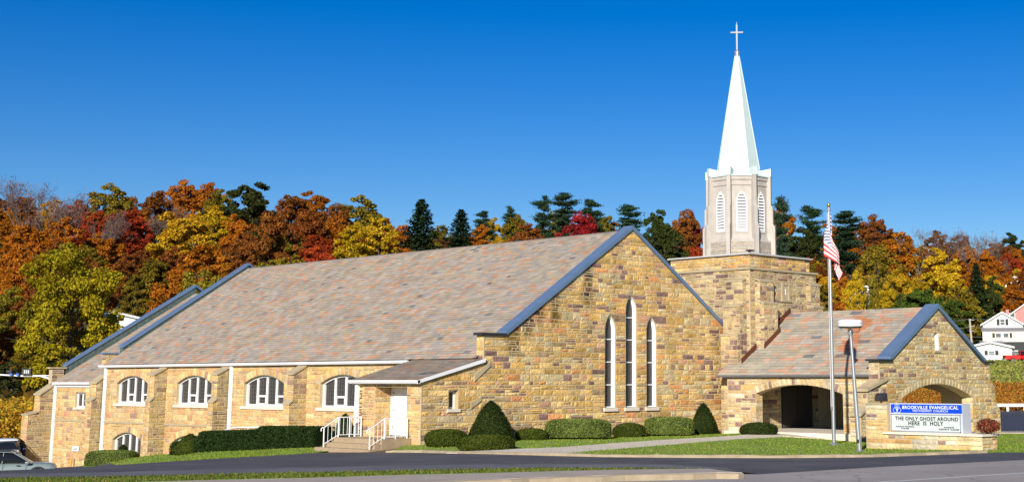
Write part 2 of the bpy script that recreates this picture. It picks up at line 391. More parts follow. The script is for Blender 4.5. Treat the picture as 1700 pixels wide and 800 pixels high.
def voussoirs(fr, s0, s1, zs, zc, depth, wall, pal, n, dep=.036, store=None, extra=0.0):
    h = zc-zs; w = (s1-s0)/2; r = (w*w+h*h)/(2*h); c = (s0+s1)/2; zo = zc-r; a0 = math.asin(w/r)+extra
    for i in range(n):
        aa = a0-2*a0*i/n-.006; ab = a0-2*a0*(i+1)/n+.006
        P = lambda a, rr: (c+rr*math.sin(a), zo+rr*math.cos(a))
        put_stone(fr, [P(ab, r+.004), P(aa, r+.004), P(aa, r+depth), P(ab, r+depth)], wall, pal, None, dep, .55, name='arch_stone', store=store)
def flush_stones(allst, keep, parent, joined_name):
    allst.sort(key=lambda t: -t[0]); nk = 0; rest = G(); rc = []
    for sc, wall, V, Fc, Cc, nm in allst:
        if nm == 'arch_stone' or nk < keep:
            nk += nm != 'arch_stone'
            mob(nm, V, Fc, STONE, wall if wall is not None else parent, cols=Cc)
        else: rest.add(V, Fc); rc += list(Cc)
    if rest.v:
        o = mob(joined_name, rest.v, rest.f, STONE, parent, cols=rc); tag(o, kind='stuff')

# ================================================================== GROUND
def struct(o): o['kind'] = 'structure'; return o
def ax_nonuni(lo, a, b, hi, step, grow):
    v = list(np.arange(a, b+1e-6, step)); s = step; x = b
    while x < hi: s *= grow; x += s; v.append(x)
    s = step; x = a; pre = []
    while x > lo: s *= grow; x -= s; pre.append(x)
    return np.array(pre[::-1]+v)
def clampxy(P):
    q = (P-CAM[:2])@FH[:2]; r = (P-CAM[:2])@RT[:2]
    qc = np.clip(q, 20, 690); rc = np.clip(r, -.60*qc-8, .42*qc+8)
    return CAM[:2]+qc[:, None]*FH[:2]+rc[:, None]*RT[:2]
def build_ground():
    qs = ax_nonuni(-300, 18, 130, 2600, 1.6, 1.12); rs = ax_nonuni(-2200, -60, 60, 2200, 1.6, 1.14)
    Q, Rr = np.meshgrid(qs, rs, indexing='ij')
    P = CAM[:2]+Q.reshape(-1, 1)*FH[:2]+Rr.reshape(-1, 1)*RT[:2]
    z = zgv(clampxy(P))-.05-.30*np.clip((49.5-Q.reshape(-1))/3.0, 0, 1)
    V = np.column_stack([P, z]); n = len(rs); Fc = []
    for i in range(len(qs)-1):
        for j in range(n-1): Fc.append((i*n+j, i*n+j+1, (i+1)*n+j+1, (i+1)*n+j))
    m, t, b = newmat('rough_grass_and_leaf_litter')
    g = t.nodes.new('ShaderNodeNewGeometry'); n1 = t.nodes.new('ShaderNodeTexNoise'); n1.inputs['Scale'].default_value = .09; n1.inputs['Detail'].default_value = 8
    n2 = t.nodes.new('ShaderNodeTexNoise'); n2.inputs['Scale'].default_value = 2.2; n2.inputs['Detail'].default_value = 6
    for nn in (n1, n2): t.links.new(g.outputs['Position'], nn.inputs['Vector'])
    r1 = t.nodes.new('ShaderNodeValToRGB'); r1.color_ramp.elements[0].position = .38; r1.color_ramp.elements[0].color = (.13, .18, .028, 1)
    r1.color_ramp.elements[1].position = .62; r1.color_ramp.elements[1].color = (.14, .10, .035, 1)
    t.links.new(n1.outputs['Fac'], r1.inputs[0])
    mx = t.nodes.new('ShaderNodeMix'); mx.data_type = 'RGBA'; mx.blend_type = 'MULTIPLY'; mx.inputs[0].default_value = .8
    r2 = t.nodes.new('ShaderNodeValToRGB'); r2.color_ramp.elements[0].position = .3; r2.color_ramp.elements[0].color = (.45, .45, .45, 1); r2.color_ramp.elements[1].position = .7; r2.color_ramp.elements[1].color = (1.3, 1.25, 1.1, 1)
    t.links.new(n2.outputs['Fac'], r2.inputs[0]); t.links.new(r1.outputs[0], mx.inputs[6]); t.links.new(r2.outputs[0], mx.inputs[7]); t.links.new(mx.outputs[2], b.inputs['Base Color'])
    b.inputs['Roughness'].default_value = 1.0
    struct(mob('ground', V, Fc, m, smooth=True))
build_ground()
def sheet(name, poly, m, off, step=1.4, thick=0.0):
    """flat polygon (world xy) draped on the terrain"""
    bm = bmesh.new(); vs = [bm.verts.new((p[0], p[1], 0)) for p in poly]; bm.faces.new(vs)
    bmesh.ops.triangulate(bm, faces=bm.faces[:])
    xs = [p[0] for p in poly]; ys = [p[1] for p in poly]
    for axis, lo, hi in ((0, min(xs), max(xs)), (1, min(ys), max(ys))):
        x = lo+step
        while x < hi:
            co = (x, 0, 0) if axis == 0 else (0, x, 0); no = (1, 0, 0) if axis == 0 else (0, 1, 0)
            bmesh.ops.bisect_plane(bm, geom=bm.verts[:]+bm.edges[:]+bm.faces[:], plane_co=co, plane_no=no); x += step
    P = np.array([(v.co.x, v.co.y) for v in bm.verts]); z = zgv(P)+off
    bm.verts.index_update(); V = np.column_stack([P, z]); Fc = [tuple(v.index for v in f.verts) for f in bm.faces]
    if thick:
        V = V.tolist(); n = len(V); V += [(x, y, zz-thick) for x, y, zz in V]
        for e in [e for e in bm.edges if e.is_boundary]: a, b = e.verts[0].index, e.verts[1].index; Fc.append((a, b, b+n, a+n))
    bm.free(); return mob(name, V, Fc, m, smooth=False)
def gxy(l, off=0.0): return [tuple(gp(x, y, off=off)[:2]) for x, y in l]
def asphalt(name, c, patch):
    m, t, b = newmat(name); g = t.nodes.new('ShaderNodeNewGeometry')
    n1 = t.nodes.new('ShaderNodeTexNoise'); n1.inputs['Scale'].default_value = .5; n1.inputs['Detail'].default_value = 7
    n2 = t.nodes.new('ShaderNodeTexNoise'); n2.inputs['Scale'].default_value = 38; n2.inputs['Detail'].default_value = 3
    for nn in (n1, n2): t.links.new(g.outputs['Position'], nn.inputs['Vector'])
    r = t.nodes.new('ShaderNodeValToRGB'); r.color_ramp.elements[0].position = .35; r.color_ramp.elements[0].color = (*c, 1); r.color_ramp.elements[1].position = .7; r.color_ramp.elements[1].color = (*patch, 1)
    t.links.new(n1.outputs['Fac'], r.inputs[0])
    mr = t.nodes.new('ShaderNodeMapRange'); mr.inputs['To Min'].default_value = .65; mr.inputs['To Max'].default_value = 1.35; t.links.new(n2.outputs['Fac'], mr.inputs['Value'])
    s = t.nodes.new('ShaderNodeVectorMath'); s.operation = 'SCALE'; t.links.new(r.outputs[0], s.inputs[0]); t.links.new(mr.outputs[0], s.inputs['Scale'])
    vo = t.nodes.new('ShaderNodeTexVoronoi'); vo.feature = 'DISTANCE_TO_EDGE'; vo.inputs['Scale'].default_value = .22
    wv = t.nodes.new('ShaderNodeVectorMath'); wv.operation = 'ADD'; sc2 = t.nodes.new('ShaderNodeVectorMath'); sc2.operation = 'SCALE'; sc2.inputs['Scale'].default_value = 1.6
    n3 = t.nodes.new('ShaderNodeTexNoise'); n3.inputs['Scale'].default_value = .6; n3.inputs['Detail'].default_value = 5; t.links.new(g.outputs['Position'], n3.inputs['Vector'])
    t.links.new(n3.outputs['Color'], sc2.inputs[0]); t.links.new(g.outputs['Position'], wv.inputs[0]); t.links.new(sc2.outputs[0], wv.inputs[1]); t.links.new(wv.outputs[0], vo.inputs['Vector'])
    ck = t.nodes.new('ShaderNodeMapRange'); ck.inputs['From Min'].default_value = 0.0; ck.inputs['From Max'].default_value = .012; ck.inputs['To Min'].default_value = .55; ck.inputs['To Max'].default_value = 1.0; t.links.new(vo.outputs['Distance'], ck.inputs['Value'])
    s2 = t.nodes.new('ShaderNodeVectorMath'); s2.operation = 'SCALE'; t.links.new(s.outputs[0], s2.inputs[0]); t.links.new(ck.outputs[0], s2.inputs['Scale'])
    t.links.new(s2.outputs[0], b.inputs['Base Color']); b.inputs['Roughness'].default_value = .85
    return m
ASPH = asphalt('dark_sealed_asphalt', (.048, .047, .052), (.085, .083, .088))
ROADM = asphalt('worn_grey_road', (.30, .265, .235), (.37, .33, .295))
LOTM = asphalt('lot_asphalt', (.030, .034, .050), (.045, .05, .07))
WALKM = mat('pale_walk_concrete', (.70, .62, .51), .9, nscale=1.2, namt=.2, bump=.2)
SIDEM = mat('grey_sidewalk_concrete', (.42, .36, .295), .9, nscale=1.0, namt=.28, bump=.3)
KERBM = mat('tan_kerb_concrete', (.37, .30, .20), .95, nscale=2.5, namt=.35, bump=.4)
def lawnmat():
    m, t, b = newmat('mown_lawn'); g = t.nodes.new('ShaderNodeNewGeometry')
    n1 = t.nodes.new('ShaderNodeTexNoise'); n1.inputs['Scale'].default_value = .55; n1.inputs['Detail'].default_value = 8
    n2 = t.nodes.new('ShaderNodeTexNoise'); n2.inputs['Scale'].default_value = 16; n2.inputs['Detail'].default_value = 5
    for nn in (n1, n2): t.links.new(g.outputs['Position'], nn.inputs['Vector'])
    r = t.nodes.new('ShaderNodeValToRGB'); r.color_ramp.elements[0].position = .3; r.color_ramp.elements[0].color = (.13, .235, .02, 1); r.color_ramp.elements[1].position = .72; r.color_ramp.elements[1].color = (.26, .31, .04, 1)
    t.links.new(n1.outputs['Fac'], r.inputs[0])
    mr = t.nodes.new('ShaderNodeMapRange'); mr.inputs['From Min'].default_value = .3; mr.inputs['From Max'].default_value = .7; mr.inputs['To Min'].default_value = .6; mr.inputs['To Max'].default_value = 1.35; t.links.new(n2.outputs['Fac'], mr.inputs['Value'])
    s = t.nodes.new('ShaderNodeVectorMath'); s.operation = 'SCALE'; t.links.new(r.outputs[0], s.inputs[0]); t.links.new(mr.outputs[0], s.inputs['Scale'])
    t.links.new(s.outputs[0], b.inputs['Base Color']); b.inputs['Roughness'].default_value = 1
    return m
LAWNM = lawnmat()
# front lawn (under shrubs, sign and porch), driveway, road, island
LAWN_POLY = gxy([(640, 752), (700, 751), (900, 756), (1000, 758.5), (1150, 759.5), (1300, 760), (1450, 758.5), (1560, 754.5), (1650, 751), (1800, 751), (1900, 751)])+[(40, -18), (40, -7), (27.5, -6), (24, -1), (17, .6), (-3.3, .6), (-3.6, 1)]
struct(sheet('lawn', LAWN_POLY, LAWNM, 0.0))
SIDE_LAWN = gxy([(516, 752), (420, 758), (300, 765.2)])+[(-5.2, 25.5), (-3.5, 31), (-1.6, 36), (.3, 36), (.3, 3)]+[(-5.4, 3.6)]
struct(sheet('side_lawn', SIDE_LAWN, LAWNM, 0.003))
DR = gxy([(520, 751.6), (690, 751.4), (900, 756.5), (1000, 759), (1150, 760), (1300, 760.5), (1450, 759), (1560, 755), (1640, 752), (1900, 751)])
DRN = gxy([(1900, 757), (1700, 763.5), (1480, 774), (1259, 787), (1238, 784.5), (1176, 778), (900, 777.5), (600, 783), (300, 789), (0, 793.5)])
DRIVE = DR+DRN+[tuple(at_q(-500, 46)[:2]), tuple(at_q(-900, 100)[:2]), (-30, 75), (-2, 75), (-1.2, 46), (-1.6, 36), (-3.5, 31), (-5.2, 25.5)]+gxy([(300, 764.8), (420, 757.6)])
struct(sheet('driveway', DRIVE, ASPH, 0.012))
WORN = gxy([(0, 787.5), (300, 781), (600, 774.5), (900, 770.5), (1100, 771.5), (1200, 777), (1240, 784.2), (1176, 778.2), (900, 778), (600, 783.5), (300, 789.5), (0, 794)])
struct(sheet('worn_lane', WORN, asphalt('worn_lane_asphalt', (.095, .095, .105), (.15, .148, .155)), .018))
ROADP = gxy([(1259, 787), (1480, 774), (1700, 763.5), (1900, 757)])+[tuple(at_q(2000, 22)[:2]), tuple(at_q(200, 22)[:2]), tuple(at_q(-300, 30)[:2])]+gxy([(300, 816), (600, 809), (850, 797), (1000, 791.5), (1180, 786)])
struct(sheet('road', ROADP, ROADM, .006))
ISL = gxy([(0, 793.5), (300, 789), (600, 783), (900, 777.5), (1176, 777.8), (1000, 780), (800, 785), (500, 793), (300, 798), (0, 806)], .13)+[tuple(at_q(-300, 41)[:2]), tuple(at_q(-300, 44)[:2])]
struct(sheet('grass_strip', ISL, LAWNM, .13, thick=.2))
SW = gxy([(0, 806), (300, 798), (500, 793), (800, 785), (1000, 780), (1176, 777.8), (1232, 784), (1190, 784), (1000, 788.5), (850, 794), (700, 800), (600, 804.5), (300, 812), (0, 818)], .14)
struct(sheet('sidewalk', SW, SIDEM, .14, thick=.2))
# kerbs
def kerb(name, line, w, h, drop, label=None):
    P = np.array(line); n = len(P); T = np.gradient(P, axis=0); T /= np.linalg.norm(T, axis=1)[:, None]; N = np.column_stack([-T[:, 1], T[:, 0]])
    A = P; B = P+N*w; za = zgv(A); V = []; Fc = []
    for i in range(n):
        wob = random.uniform(-.012, .012)
        V += [(*A[i], za[i]-drop), (*(A[i]+N[i]*.02), za[i]+h+wob-.02), (*(A[i]+N[i]*.05), za[i]+h+wob), (*B[i], za[i]+h+wob), (*B[i], za[i]-drop)]
    for i in range(n-1):
        for k in range(4): a = i*5+k; Fc.append((a, a+1, a+6, a+5))
    Fc.append((0, 1, 2, 3, 4)); b = (n-1)*5; Fc.append((b+4, b+3, b+2, b+1, b))
    return struct(mob(name, V, Fc, KERBM))
def dens(l, n=5):
    o = []
    for (a, b), (c, d) in zip(l[:-1], l[1:]):
        for k in range(n): o.append((a+(c-a)*k/n, b+(d-b)*k/n))
    o.append(l[-1]); return o
kerb('road_kerb', gxy(dens([(560, 807), (700, 801.5), (850, 795.5), (1000, 790), (1190, 785.5), (1236, 785)]), .15), .22, .15, .2)
kerb('lawn_kerb', gxy(dens([(640, 751.5), (700, 751.2), (900, 756.2), (1000, 758.7), (1150, 759.8), (1300, 760.2), (1450, 758.7), (1560, 754.7), (1640, 751.5)])), .2, .10, .2)
# walk from the drive to the porch, porch floor
WK = gxy([(740, 752.5), (905, 755.2), (1000, 747), (1130, 736.5), (1240, 728), (1300, 724.5)])+[(15.6, -8.8), (15.6, -3.0)]+gxy([(1240, 722), (1130, 729), (1000, 738), (930, 743), (880, 748.5), (760, 750.5)])
struct(sheet('walkway', WK, WALKM, .03, thick=.06))
struct(G().box((15.2, -10.6, -3.4), (25.5, -1.5, -2.50)).ob('porch_floor', WALKM))
# lot behind the porch
LOT = [tuple(on(2, -2.95, x, y)[:2]) for x, y in [(1575, 717), (1900, 717), (1960, 688.8), (1480, 688.8)]]
struct(sheet('parking_lot', LOT, LOTM, .02, step=3))
struct(sheet('lot_kerb', [tuple(on(2, -2.95, x, y)[:2]) for x, y in [(1570, 719.3), (1900, 719.3), (1900, 717.2), (1575, 717.2)]], SIDEM, .06, thick=.1))
# white edge line on the road
a, b = gp(1470, 800.5), gp(1720, 784.5)
dv = (b-a)[:2]/np.linalg.norm((b-a)[:2]); nv = np.array([-dv[1], dv[0]])
LN = [tuple(a[:2]-dv*8-nv*.09), tuple(b[:2]+dv*8-nv*.09), tuple(b[:2]+dv*8+nv*.09), tuple(a[:2]-dv*8+nv*.09)]
LINEM = mat('worn_white_road_paint', (.66, .66, .64), .8, nscale=12, namt=.35)
struct(sheet('road_line', LN, LINEM, .012))

# ================================================================== CHURCH
CH = thing('church', 'long tan sandstone church with mottled slate roof, white spire and arched porch', 'church', (8, 0, -2.7))
FS = Fr((0, 0, 0), (0, 1, 0), (-1, 0, 0))          # side wall, s = Y
FG = Fr((0, 0, 0), (1, 0, 0), (0, -1, 0))          # gable wall, s = X
ZB = -6.4
# ---- gable wall with the vestibule end
APX, APZ, GS = 9.76, 7.69, .657
LANC = [(8.25, .74, -1.27, 2.55, 3.34), (9.76, .78, -1.27, 3.55, 4.36), (11.27, .74, -1.27, 2.55, 3.34)]
def gl(z):
    if z < .03: return -3.54
    if z < .90: return -3.54+(z-.03)/.87*3.54
    if z < 2.10: return -.025
    return max(1.35, APX-(APZ-z)/GS)
def gr(z): return min(17.3, APX+(APZ-z)/GS)
outer = [(-3.51, ZB+2.5), (19.5, ZB+2.5), (19.5, APZ-(19.5-APX)*GS), (APX, APZ), (1.35, APZ-(APX-1.35)*GS), (1.35, 2.10), (0, 2.10), (0, .90), (-3.51, .03)]
holes = [lancet(*l) for l in LANC]+[[(-1.97, -1.2), (-1.45, -1.2), (-1.45, -.37), (-1.97, -.37)]]
V, Fc = slabmesh(FG, outer, holes, .5)
gable = mob('gable_wall', V, Fc, MORTAR, CH)
def stain_g(s, z):
    k = 1.0
    for cs, zt, zb, w in [(6.62, 5.6, 3.6, .42), (4.42, 4.1, 2.5, .38), (2.7, 3.0, 1.9, .5), (1.8, 2.3, 1.0, .5), (3.4, 3.4, 2.6, .35), (5.5, 4.8, 4.3, .3)]:
        f = max(0, 1-abs(s-cs)/w)*(1 if z > zb+.5 else max(0, (z-zb)/.5))*(z < zt+.6)
        k *= 1-.88*min(1, f*1.9)*random.uniform(.7, 1)
    if s > 15.7 and z > -1.5: k *= 1-.55*min(1, (s-15.7)/1.2)*random.uniform(.5, 1)
    return k
hl = [(l[2], l[4], l[0], (lambda z, l=l: lancet_half(l[1], l[3], l[4], z)+.015)) for l in LANC]+[(-1.2, -.37, -1.71, lambda z: .275)]
ashlar(FG, -3.3, 7.68, make_bounds(gl, gr, hl), gable, PAL_A, keys=(-1.27, -1.2, -.37, .03, .9, 2.1, 2.3, 2.55, 3.34, 3.55, 4.36, 2.95, 3.95), course=.265, stain=stain_g, wmin=.32, wmax=.78)
# ---- side wall
UW = [(30.98, 34.86), (23.6, 27.5), (16.25, 20.2), (8.95, 12.9)]
LW = [(31.4, 35.0), (24.1, 27.75)]
def wz(i): return (-1.31, -.10, .35)
outer = [(.5, ZB), (43.6, ZB), (43.6, -.08), (36.6, -.08), (36.6, 1.0), (.5, 1.0)]
holes = [seg_arch(a, b, -1.31, -.10, .35) for a, b in UW]+[seg_arch(a, b, -5.2, -3.5, -3.05) for a, b in LW]+[[(38.95, -1.62), (40.35, -1.62), (40.35, -.68), (38.95, -.68)]]
V, Fc = slabmesh(FS, outer, holes, .5)
side = mob('side_wall', V, Fc, MORTAR, CH)
hl = []
for a, b in UW: hl += [(-1.31, -.10, (a+b)/2, lambda z, a=a, b=b: (b-a)/2), (-.10, .75, (a+b)/2, lambda z, a=a, b=b: min((b-a)/2+.35, seg_half(a, b, -.10, .35, z, .40)) if z > -.05 else (b-a)/2+.32)]
for a, b in LW: hl += [(-5.2, -3.5, (a+b)/2, lambda z, a=a, b=b: (b-a)/2), (-3.5, -2.65, (a+b)/2, lambda z, a=a, b=b: min((b-a)/2+.35, seg_half(a, b, -3.5, -3.05, z, .40)) if z > -3.45 else (b-a)/2+.32)]
hl += [(-1.62, -.68, 39.65, lambda z: .71)]
ashlar(FS, -6.0, .99, make_bounds(lambda z: 4.5 if z < .95 else 4.5, lambda z: 43.6 if z < -.09 else 36.6, hl), side, PAL_S, keys=(-5.2, -3.5, -3.25, -2.9, -2.65, -2.46, -1.62, -1.31, -.68, -.10, .1, .35, .55, .75), course=.25, wmin=.36, wmax=.85)
for a, b in UW: voussoirs(FS, a, b, -.10, .35, .40, side, PAL_S, 13)
for a, b in LW: voussoirs(FS, a, b, -3.5, -3.05, .40, side, PAL_S, 13)
# string course
for y0, y1 in ((4.5, 14.1), (14.65, 21.6), (22.15, 28.65), (29.2, 36.45), (37.25, 43.2)):
    G().box((-.075, y0, -2.52), (0, y1, -2.40)).ob('string_course', CUTSTONE, CH)
# ---- side buttresses
def buttress(yn, wd, p1, p2, ztop, zfront, zled, zbot, pal):
    w = G().box((-p1, yn, zled), (.0, yn+wd, zfront)).box((-p2, yn, zbot), (0, yn+wd, zled))
    w.hexa([(-p1, yn, zfront), (0, yn, zfront), (0, yn+wd, zfront), (-p1, yn+wd, zfront), (-p1+.02, yn, zfront+.01), (0, yn, ztop), (0, yn+wd, ztop), (-p1+.02, yn+wd, zfront+.01)])
    o = w.ob('buttress', MORTAR, CH)
    t = .10; e = .07
    cp = G().hexa([(-p1-e, yn-e, zfront-.03), (0, yn-e, ztop), (0, yn+wd+e, ztop), (-p1-e, yn+wd+e, zfront-.03), (-p1-e, yn-e, zfront-.03+t), (0, yn-e, ztop+t), (0, yn+wd+e, ztop+t), (-p1-e, yn+wd+e, zfront-.03+t)])
    mob('cap_stone', cp.v, cp.f, CUTSTONE, o)
    cp = G().hexa([(-p2-.05, yn-.05, zled-.06), (-p1, yn-.05, zled+.14), (-p1, yn+wd+.05, zled+.14), (-p2-.05, yn+wd+.05, zled-.06), (-p2-.05, yn-.05, zled+.02), (-p1, yn-.05, zled+.24), (-p1, yn+wd+.05, zled+.24), (-p2-.05, yn+wd+.05, zled+.02)])
    mob('cap_stone', cp.v, cp.f, CUTSTONE, o)
    fa = Fr((0, yn, 0), (-1, 0, 0), (0, -1, 0)); sl_ = (ztop-zfront)/p1
    ashlar(fa, zled, ztop-.02, make_bounds(lambda z: 0, lambda z: p1 if z <= zfront else max(.0, (ztop-z)/sl_), []), o, pal, keys=(zfront,), course=.24, wmin=.25, wmax=.6)
    ashlar(fa, zbot, zled, make_bounds(lambda z: 0, lambda z: p2, []), o, pal, course=.24, wmin=.28, wmax=.62)
    for p, za, zb in ((p1, zled, zfront), (p2, zbot, zled)):
        ashlar(Fr((-p, yn, 0), (0, 1, 0), (-1, 0, 0)), za, zb, make_bounds(lambda z: -.03, lambda z: wd, []), o, PAL_S, course=.24, wmin=.3, wmax=.5)
for yn in (14.1, 21.6, 28.65): buttress(yn, .55, .82, 1.02, .82, .38, -1.12, -6.0, PAL_B)
buttress(36.45, .8, .55, .80, .32, -.12, -1.15, -6.4, PAL_B)
buttress(43.2, .9, 1.0, 1.75, -.15, -.85, -2.1, -6.4, PAL_B)
# ---- vestibule door wall
FD = Fr((-3.51, 0, 0), (0, 1, 0), (-1, 0, 0))
DO = (1.02, 3.38, -2.40, -.24)
V, Fc = slabmesh(FD, [(.5, -3.6), (4.75, -3.6), (4.75, -.02), (.5, -.02)], [[(DO[0], DO[2]), (DO[1], DO[2]), (DO[1], DO[3]), (DO[0], DO[3])]], .45)
vest = mob('vestibule_wall', V, Fc, MORTAR, CH)
ashlar(FD, -3.4, -.03, make_bounds(lambda z: -.03, lambda z: 4.75, [(DO[2], DO[3], (DO[0]+DO[1])/2, lambda z: (DO[1]-DO[0])/2)]), vest, PAL_S, keys=(DO[2], DO[3]), course=.25)
G().box((-3.06, DO[1], DO[2]), (-2.4, DO[1]+.25, DO[3]+.1)).box((-3.06, DO[0]-.25, DO[2]), (-2.4, DO[0], DO[3]+.1)).box((-3.06, DO[0]-.2, DO[3]), (-2.4, DO[1]+.2, DO[3]+.15)).ob('door_recess', MORTAR, CH)
FJ = Fr((0, DO[1], 0), (1, 0, 0), (0, -1, 0))       # lit jamb of the recess
ashlar(FJ, DO[2], DO[3], make_bounds(lambda z: -3.5, lambda z: -2.46, []), vest, PAL_S, course=.24, dep=.02)
G().box((-3.51, 4.35, -3.4), (0, 4.75, .0)).ob('vestibule_back_wall', MORTAR, CH)
# door leaf in the recess: slab, raised panels, hinges, knob
dx = -2.62; dy0, dy1 = 1.55, 3.10; dz0, dz1 = DO[2]+.02, DO[3]-.02
G().box((dx, DO[0], dz0), (dx+.1, dy0, dz1)).ob('door_surround', WHITE, CH); G().box((dx, dy1, dz0), (dx+.1, DO[1], dz1)).ob('door_surround', WHITE, CH)
door = G().box((dx-.03, dy0, dz0), (dx+.06, dy1, dz1)).ob('door', DOOR, CH)
nr = 6; hh = (dz1-dz0-.2)/nr
for r in range(nr):
    for c in range(2):
        y0 = dy0+.12+c*(dy1-dy0-.1)/2; y1 = y0+(dy1-dy0)/2-.22; z0 = dz0+.12+r*hh; z1 = z0+hh-.1
        fr_ = Fr((dx-.03, 0, 0), (0, 1, 0), (-1, 0, 0)); g = G()
        o_ = [fr_.p(a, z, 0) for a, z in ((y0, z0), (y1, z0), (y1, z1), (y0, z1))]; i_ = [fr_.p(a, z, .022) for a, z in ((y0+.03, z0+.03), (y1-.03, z0+.03), (y1-.03, z1-.03), (y0+.03, z1-.03))]
        g.add(o_+i_, [(4, 5, 6, 7), (0, 1, 5, 4), (1, 2, 6, 5), (2, 3, 7, 6), (3, 0, 4, 7)]); g.ob('door_panel', DOOR, door)
for z in (dz0+.3, (dz0+dz1)/2, dz1-.3): G().box((dx-.05, dy1-.03, z), (dx-.02, dy1+.04, z+.12)).ob('hinge', STEEL, door)
G().lathe((dx-.09, dy0+.12, dz0+.95), [(.015, -.03), (.035, -.015), (.035, .015), (.015, .03)], 10).ob('door_knob', STEEL, door)
# ---- roofs: bed plus slates
SL_ALL = []
PAL_R = [((.355, .305, .25), 34), ((.40, .34, .275), 26), ((.28, .26, .23), 10), ((.44, .285, .19), 17), ((.50, .24, .12), 8), ((.38, .32, .20), 10), ((.13, .135, .15), .8)]
PAL_R2 = [((.40, .36, .28), 40), ((.34, .315, .255), 20), ((.48, .30, .21), 17), ((.52, .26, .16), 10), ((.40, .32, .21), 8), ((.13, .14, .165), 2)]
class Pl:                                          # roof plane: O + U*s + V*t, N outward
    def __init__(s, o, u, v):
        s.o = np.array(o, float); s.u = np.array(u, float)/np.linalg.norm(u); s.v = np.array(v, float)/np.linalg.norm(v)
        s.n = np.cross(s.u, s.v); s.n = s.n if s.n[2] > 0 else -s.n
    def p(s, a, t, d=0): return tuple(s.o+s.u*a+s.v*t+s.n*d)
_cn = np.random.rand(60, 60)
def blotch(a, b):
    i, j = int(a) % 59, int(b) % 59; fa, fb = a-int(a), b-int(b)
    return (_cn[i, j]*(1-fa)+_cn[i+1, j]*fa)*(1-fb)+(_cn[i, j+1]*(1-fa)+_cn[i+1, j+1]*fa)*fb
def slates(pl, s0, s1, t1, expo, wid, roof, pal, keep=lambda p: True, lo=None, hi=None, dark=1.0, streak=None):
    t = 0; row = 0
    while t < t1-.02:
        a0 = lo(t) if lo else s0; a1 = hi(t) if hi else s1
        a = a0-random.uniform(0, wid)
        while a < a1:
            w = wid*random.uniform(.72, 1.25); b = min(a+w, a1); aa = max(a, a0); a += w
            if b-aa < .03: continue
            tt1 = min(t+expo*1.12, t1); lift = random.uniform(.016, .028); jt = random.uniform(-.008, .008)
            P = pl.p((aa+b)/2, t+expo/2)
            if not keep(P): continue
            bl = blotch((aa+100)*.55, t*.9+30)
            pal2 = [(c, w_*(2.4 if c[0] > 1.3*c[2] and bl > .62 else (.75 if c[0] > 1.3*c[2] else 1))) for c, w_ in pal]
            col = pick(pal2)*dark; col = col*(.55+.45*(.33/max(.1, col.mean()))**.5) if col.mean() > .2 else col
            col = col*.80+np.array([.36, .31, .25])*dark*.20
            if streak: col = streak((aa+b)/2, t, col)
            g = .005
            Vv = [pl.p(aa+g, t+jt, lift), pl.p(b-g, t+jt, lift), pl.p(b-g, tt1, .004), pl.p(aa+g, tt1, .004), pl.p(aa+g, t+jt, -.004), pl.p(b-g, t+jt, -.004), pl.p(aa+g, t+jt, lift), pl.p(b-g, t+jt, lift)]
            Ff = [(0, 1, 2, 3), (4, 5, 7, 6), (0, 3, 4), (1, 5, 2)]
            c = np.array(P); z = (c-CAM)@FW; x, y, _ = proj(c)
            sc = (b-aa)*expo*abs((CAM-c)@pl.n)/z**3*(1 if -5 < x < 1705 else .01)
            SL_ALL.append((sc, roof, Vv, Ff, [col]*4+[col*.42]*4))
        t += expo; row += 1
RS = .655
EX, EZ = -.22, 1.067
def roofbed(name, pts_list, m=SLATEBED):
    g = G()
    for q in pts_list: g.add(q, [tuple(range(len(q)))])
    return g.ob(name, m, CH)
RZ = 7.6
nave_roof = roofbed('nave_roof', [[(EX, .3, EZ), (EX, 36.4, EZ), (9.75, 36.4, RZ), (9.75, .3, RZ)], [(9.75, .3, RZ), (9.75, 36.4, RZ), (19.8, 36.4, EZ), (19.8, .3, EZ)], [(EX, .3, EZ-.06), (EX, 36.4, EZ-.06), (.2, 36.4, EZ-.06), (.2, .3, EZ-.06)]])
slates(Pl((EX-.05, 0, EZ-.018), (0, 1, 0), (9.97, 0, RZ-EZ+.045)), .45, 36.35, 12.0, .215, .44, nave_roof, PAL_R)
G().box((9.63, .4, RZ+.0), (9.87, 36.3, RZ+.06)).ob('ridge_cap', SLATEBED, CH)
r2 = roofbed('rear_roof', [[(EX, 36.6, -.03), (EX, 43.4, -.03), (9.75, 43.4, 6.2), (9.75, 36.6, 6.2)], [(9.75, 36.6, 6.2), (9.75, 43.4, 6.2), (19.8, 43.4, -.03), (19.8, 36.6, -.03)]])
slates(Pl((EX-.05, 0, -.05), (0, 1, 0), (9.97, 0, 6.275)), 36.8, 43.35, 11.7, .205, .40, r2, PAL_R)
# vestibule roof, a shallow shed running out of the main slope
vr = roofbed('vestibule_roof', [[(-3.82, -.12, .03), (-3.82, 4.95, .03), (-.05, 4.95, 1.04), (-.05, -.12, 1.04)]])
slates(Pl((-3.86, 0, .04), (0, 1, 0), (3.77, 0, 1.01)), -.14, 4.95, 3.80, .2, .44, vr, PAL_R, dark=.8)
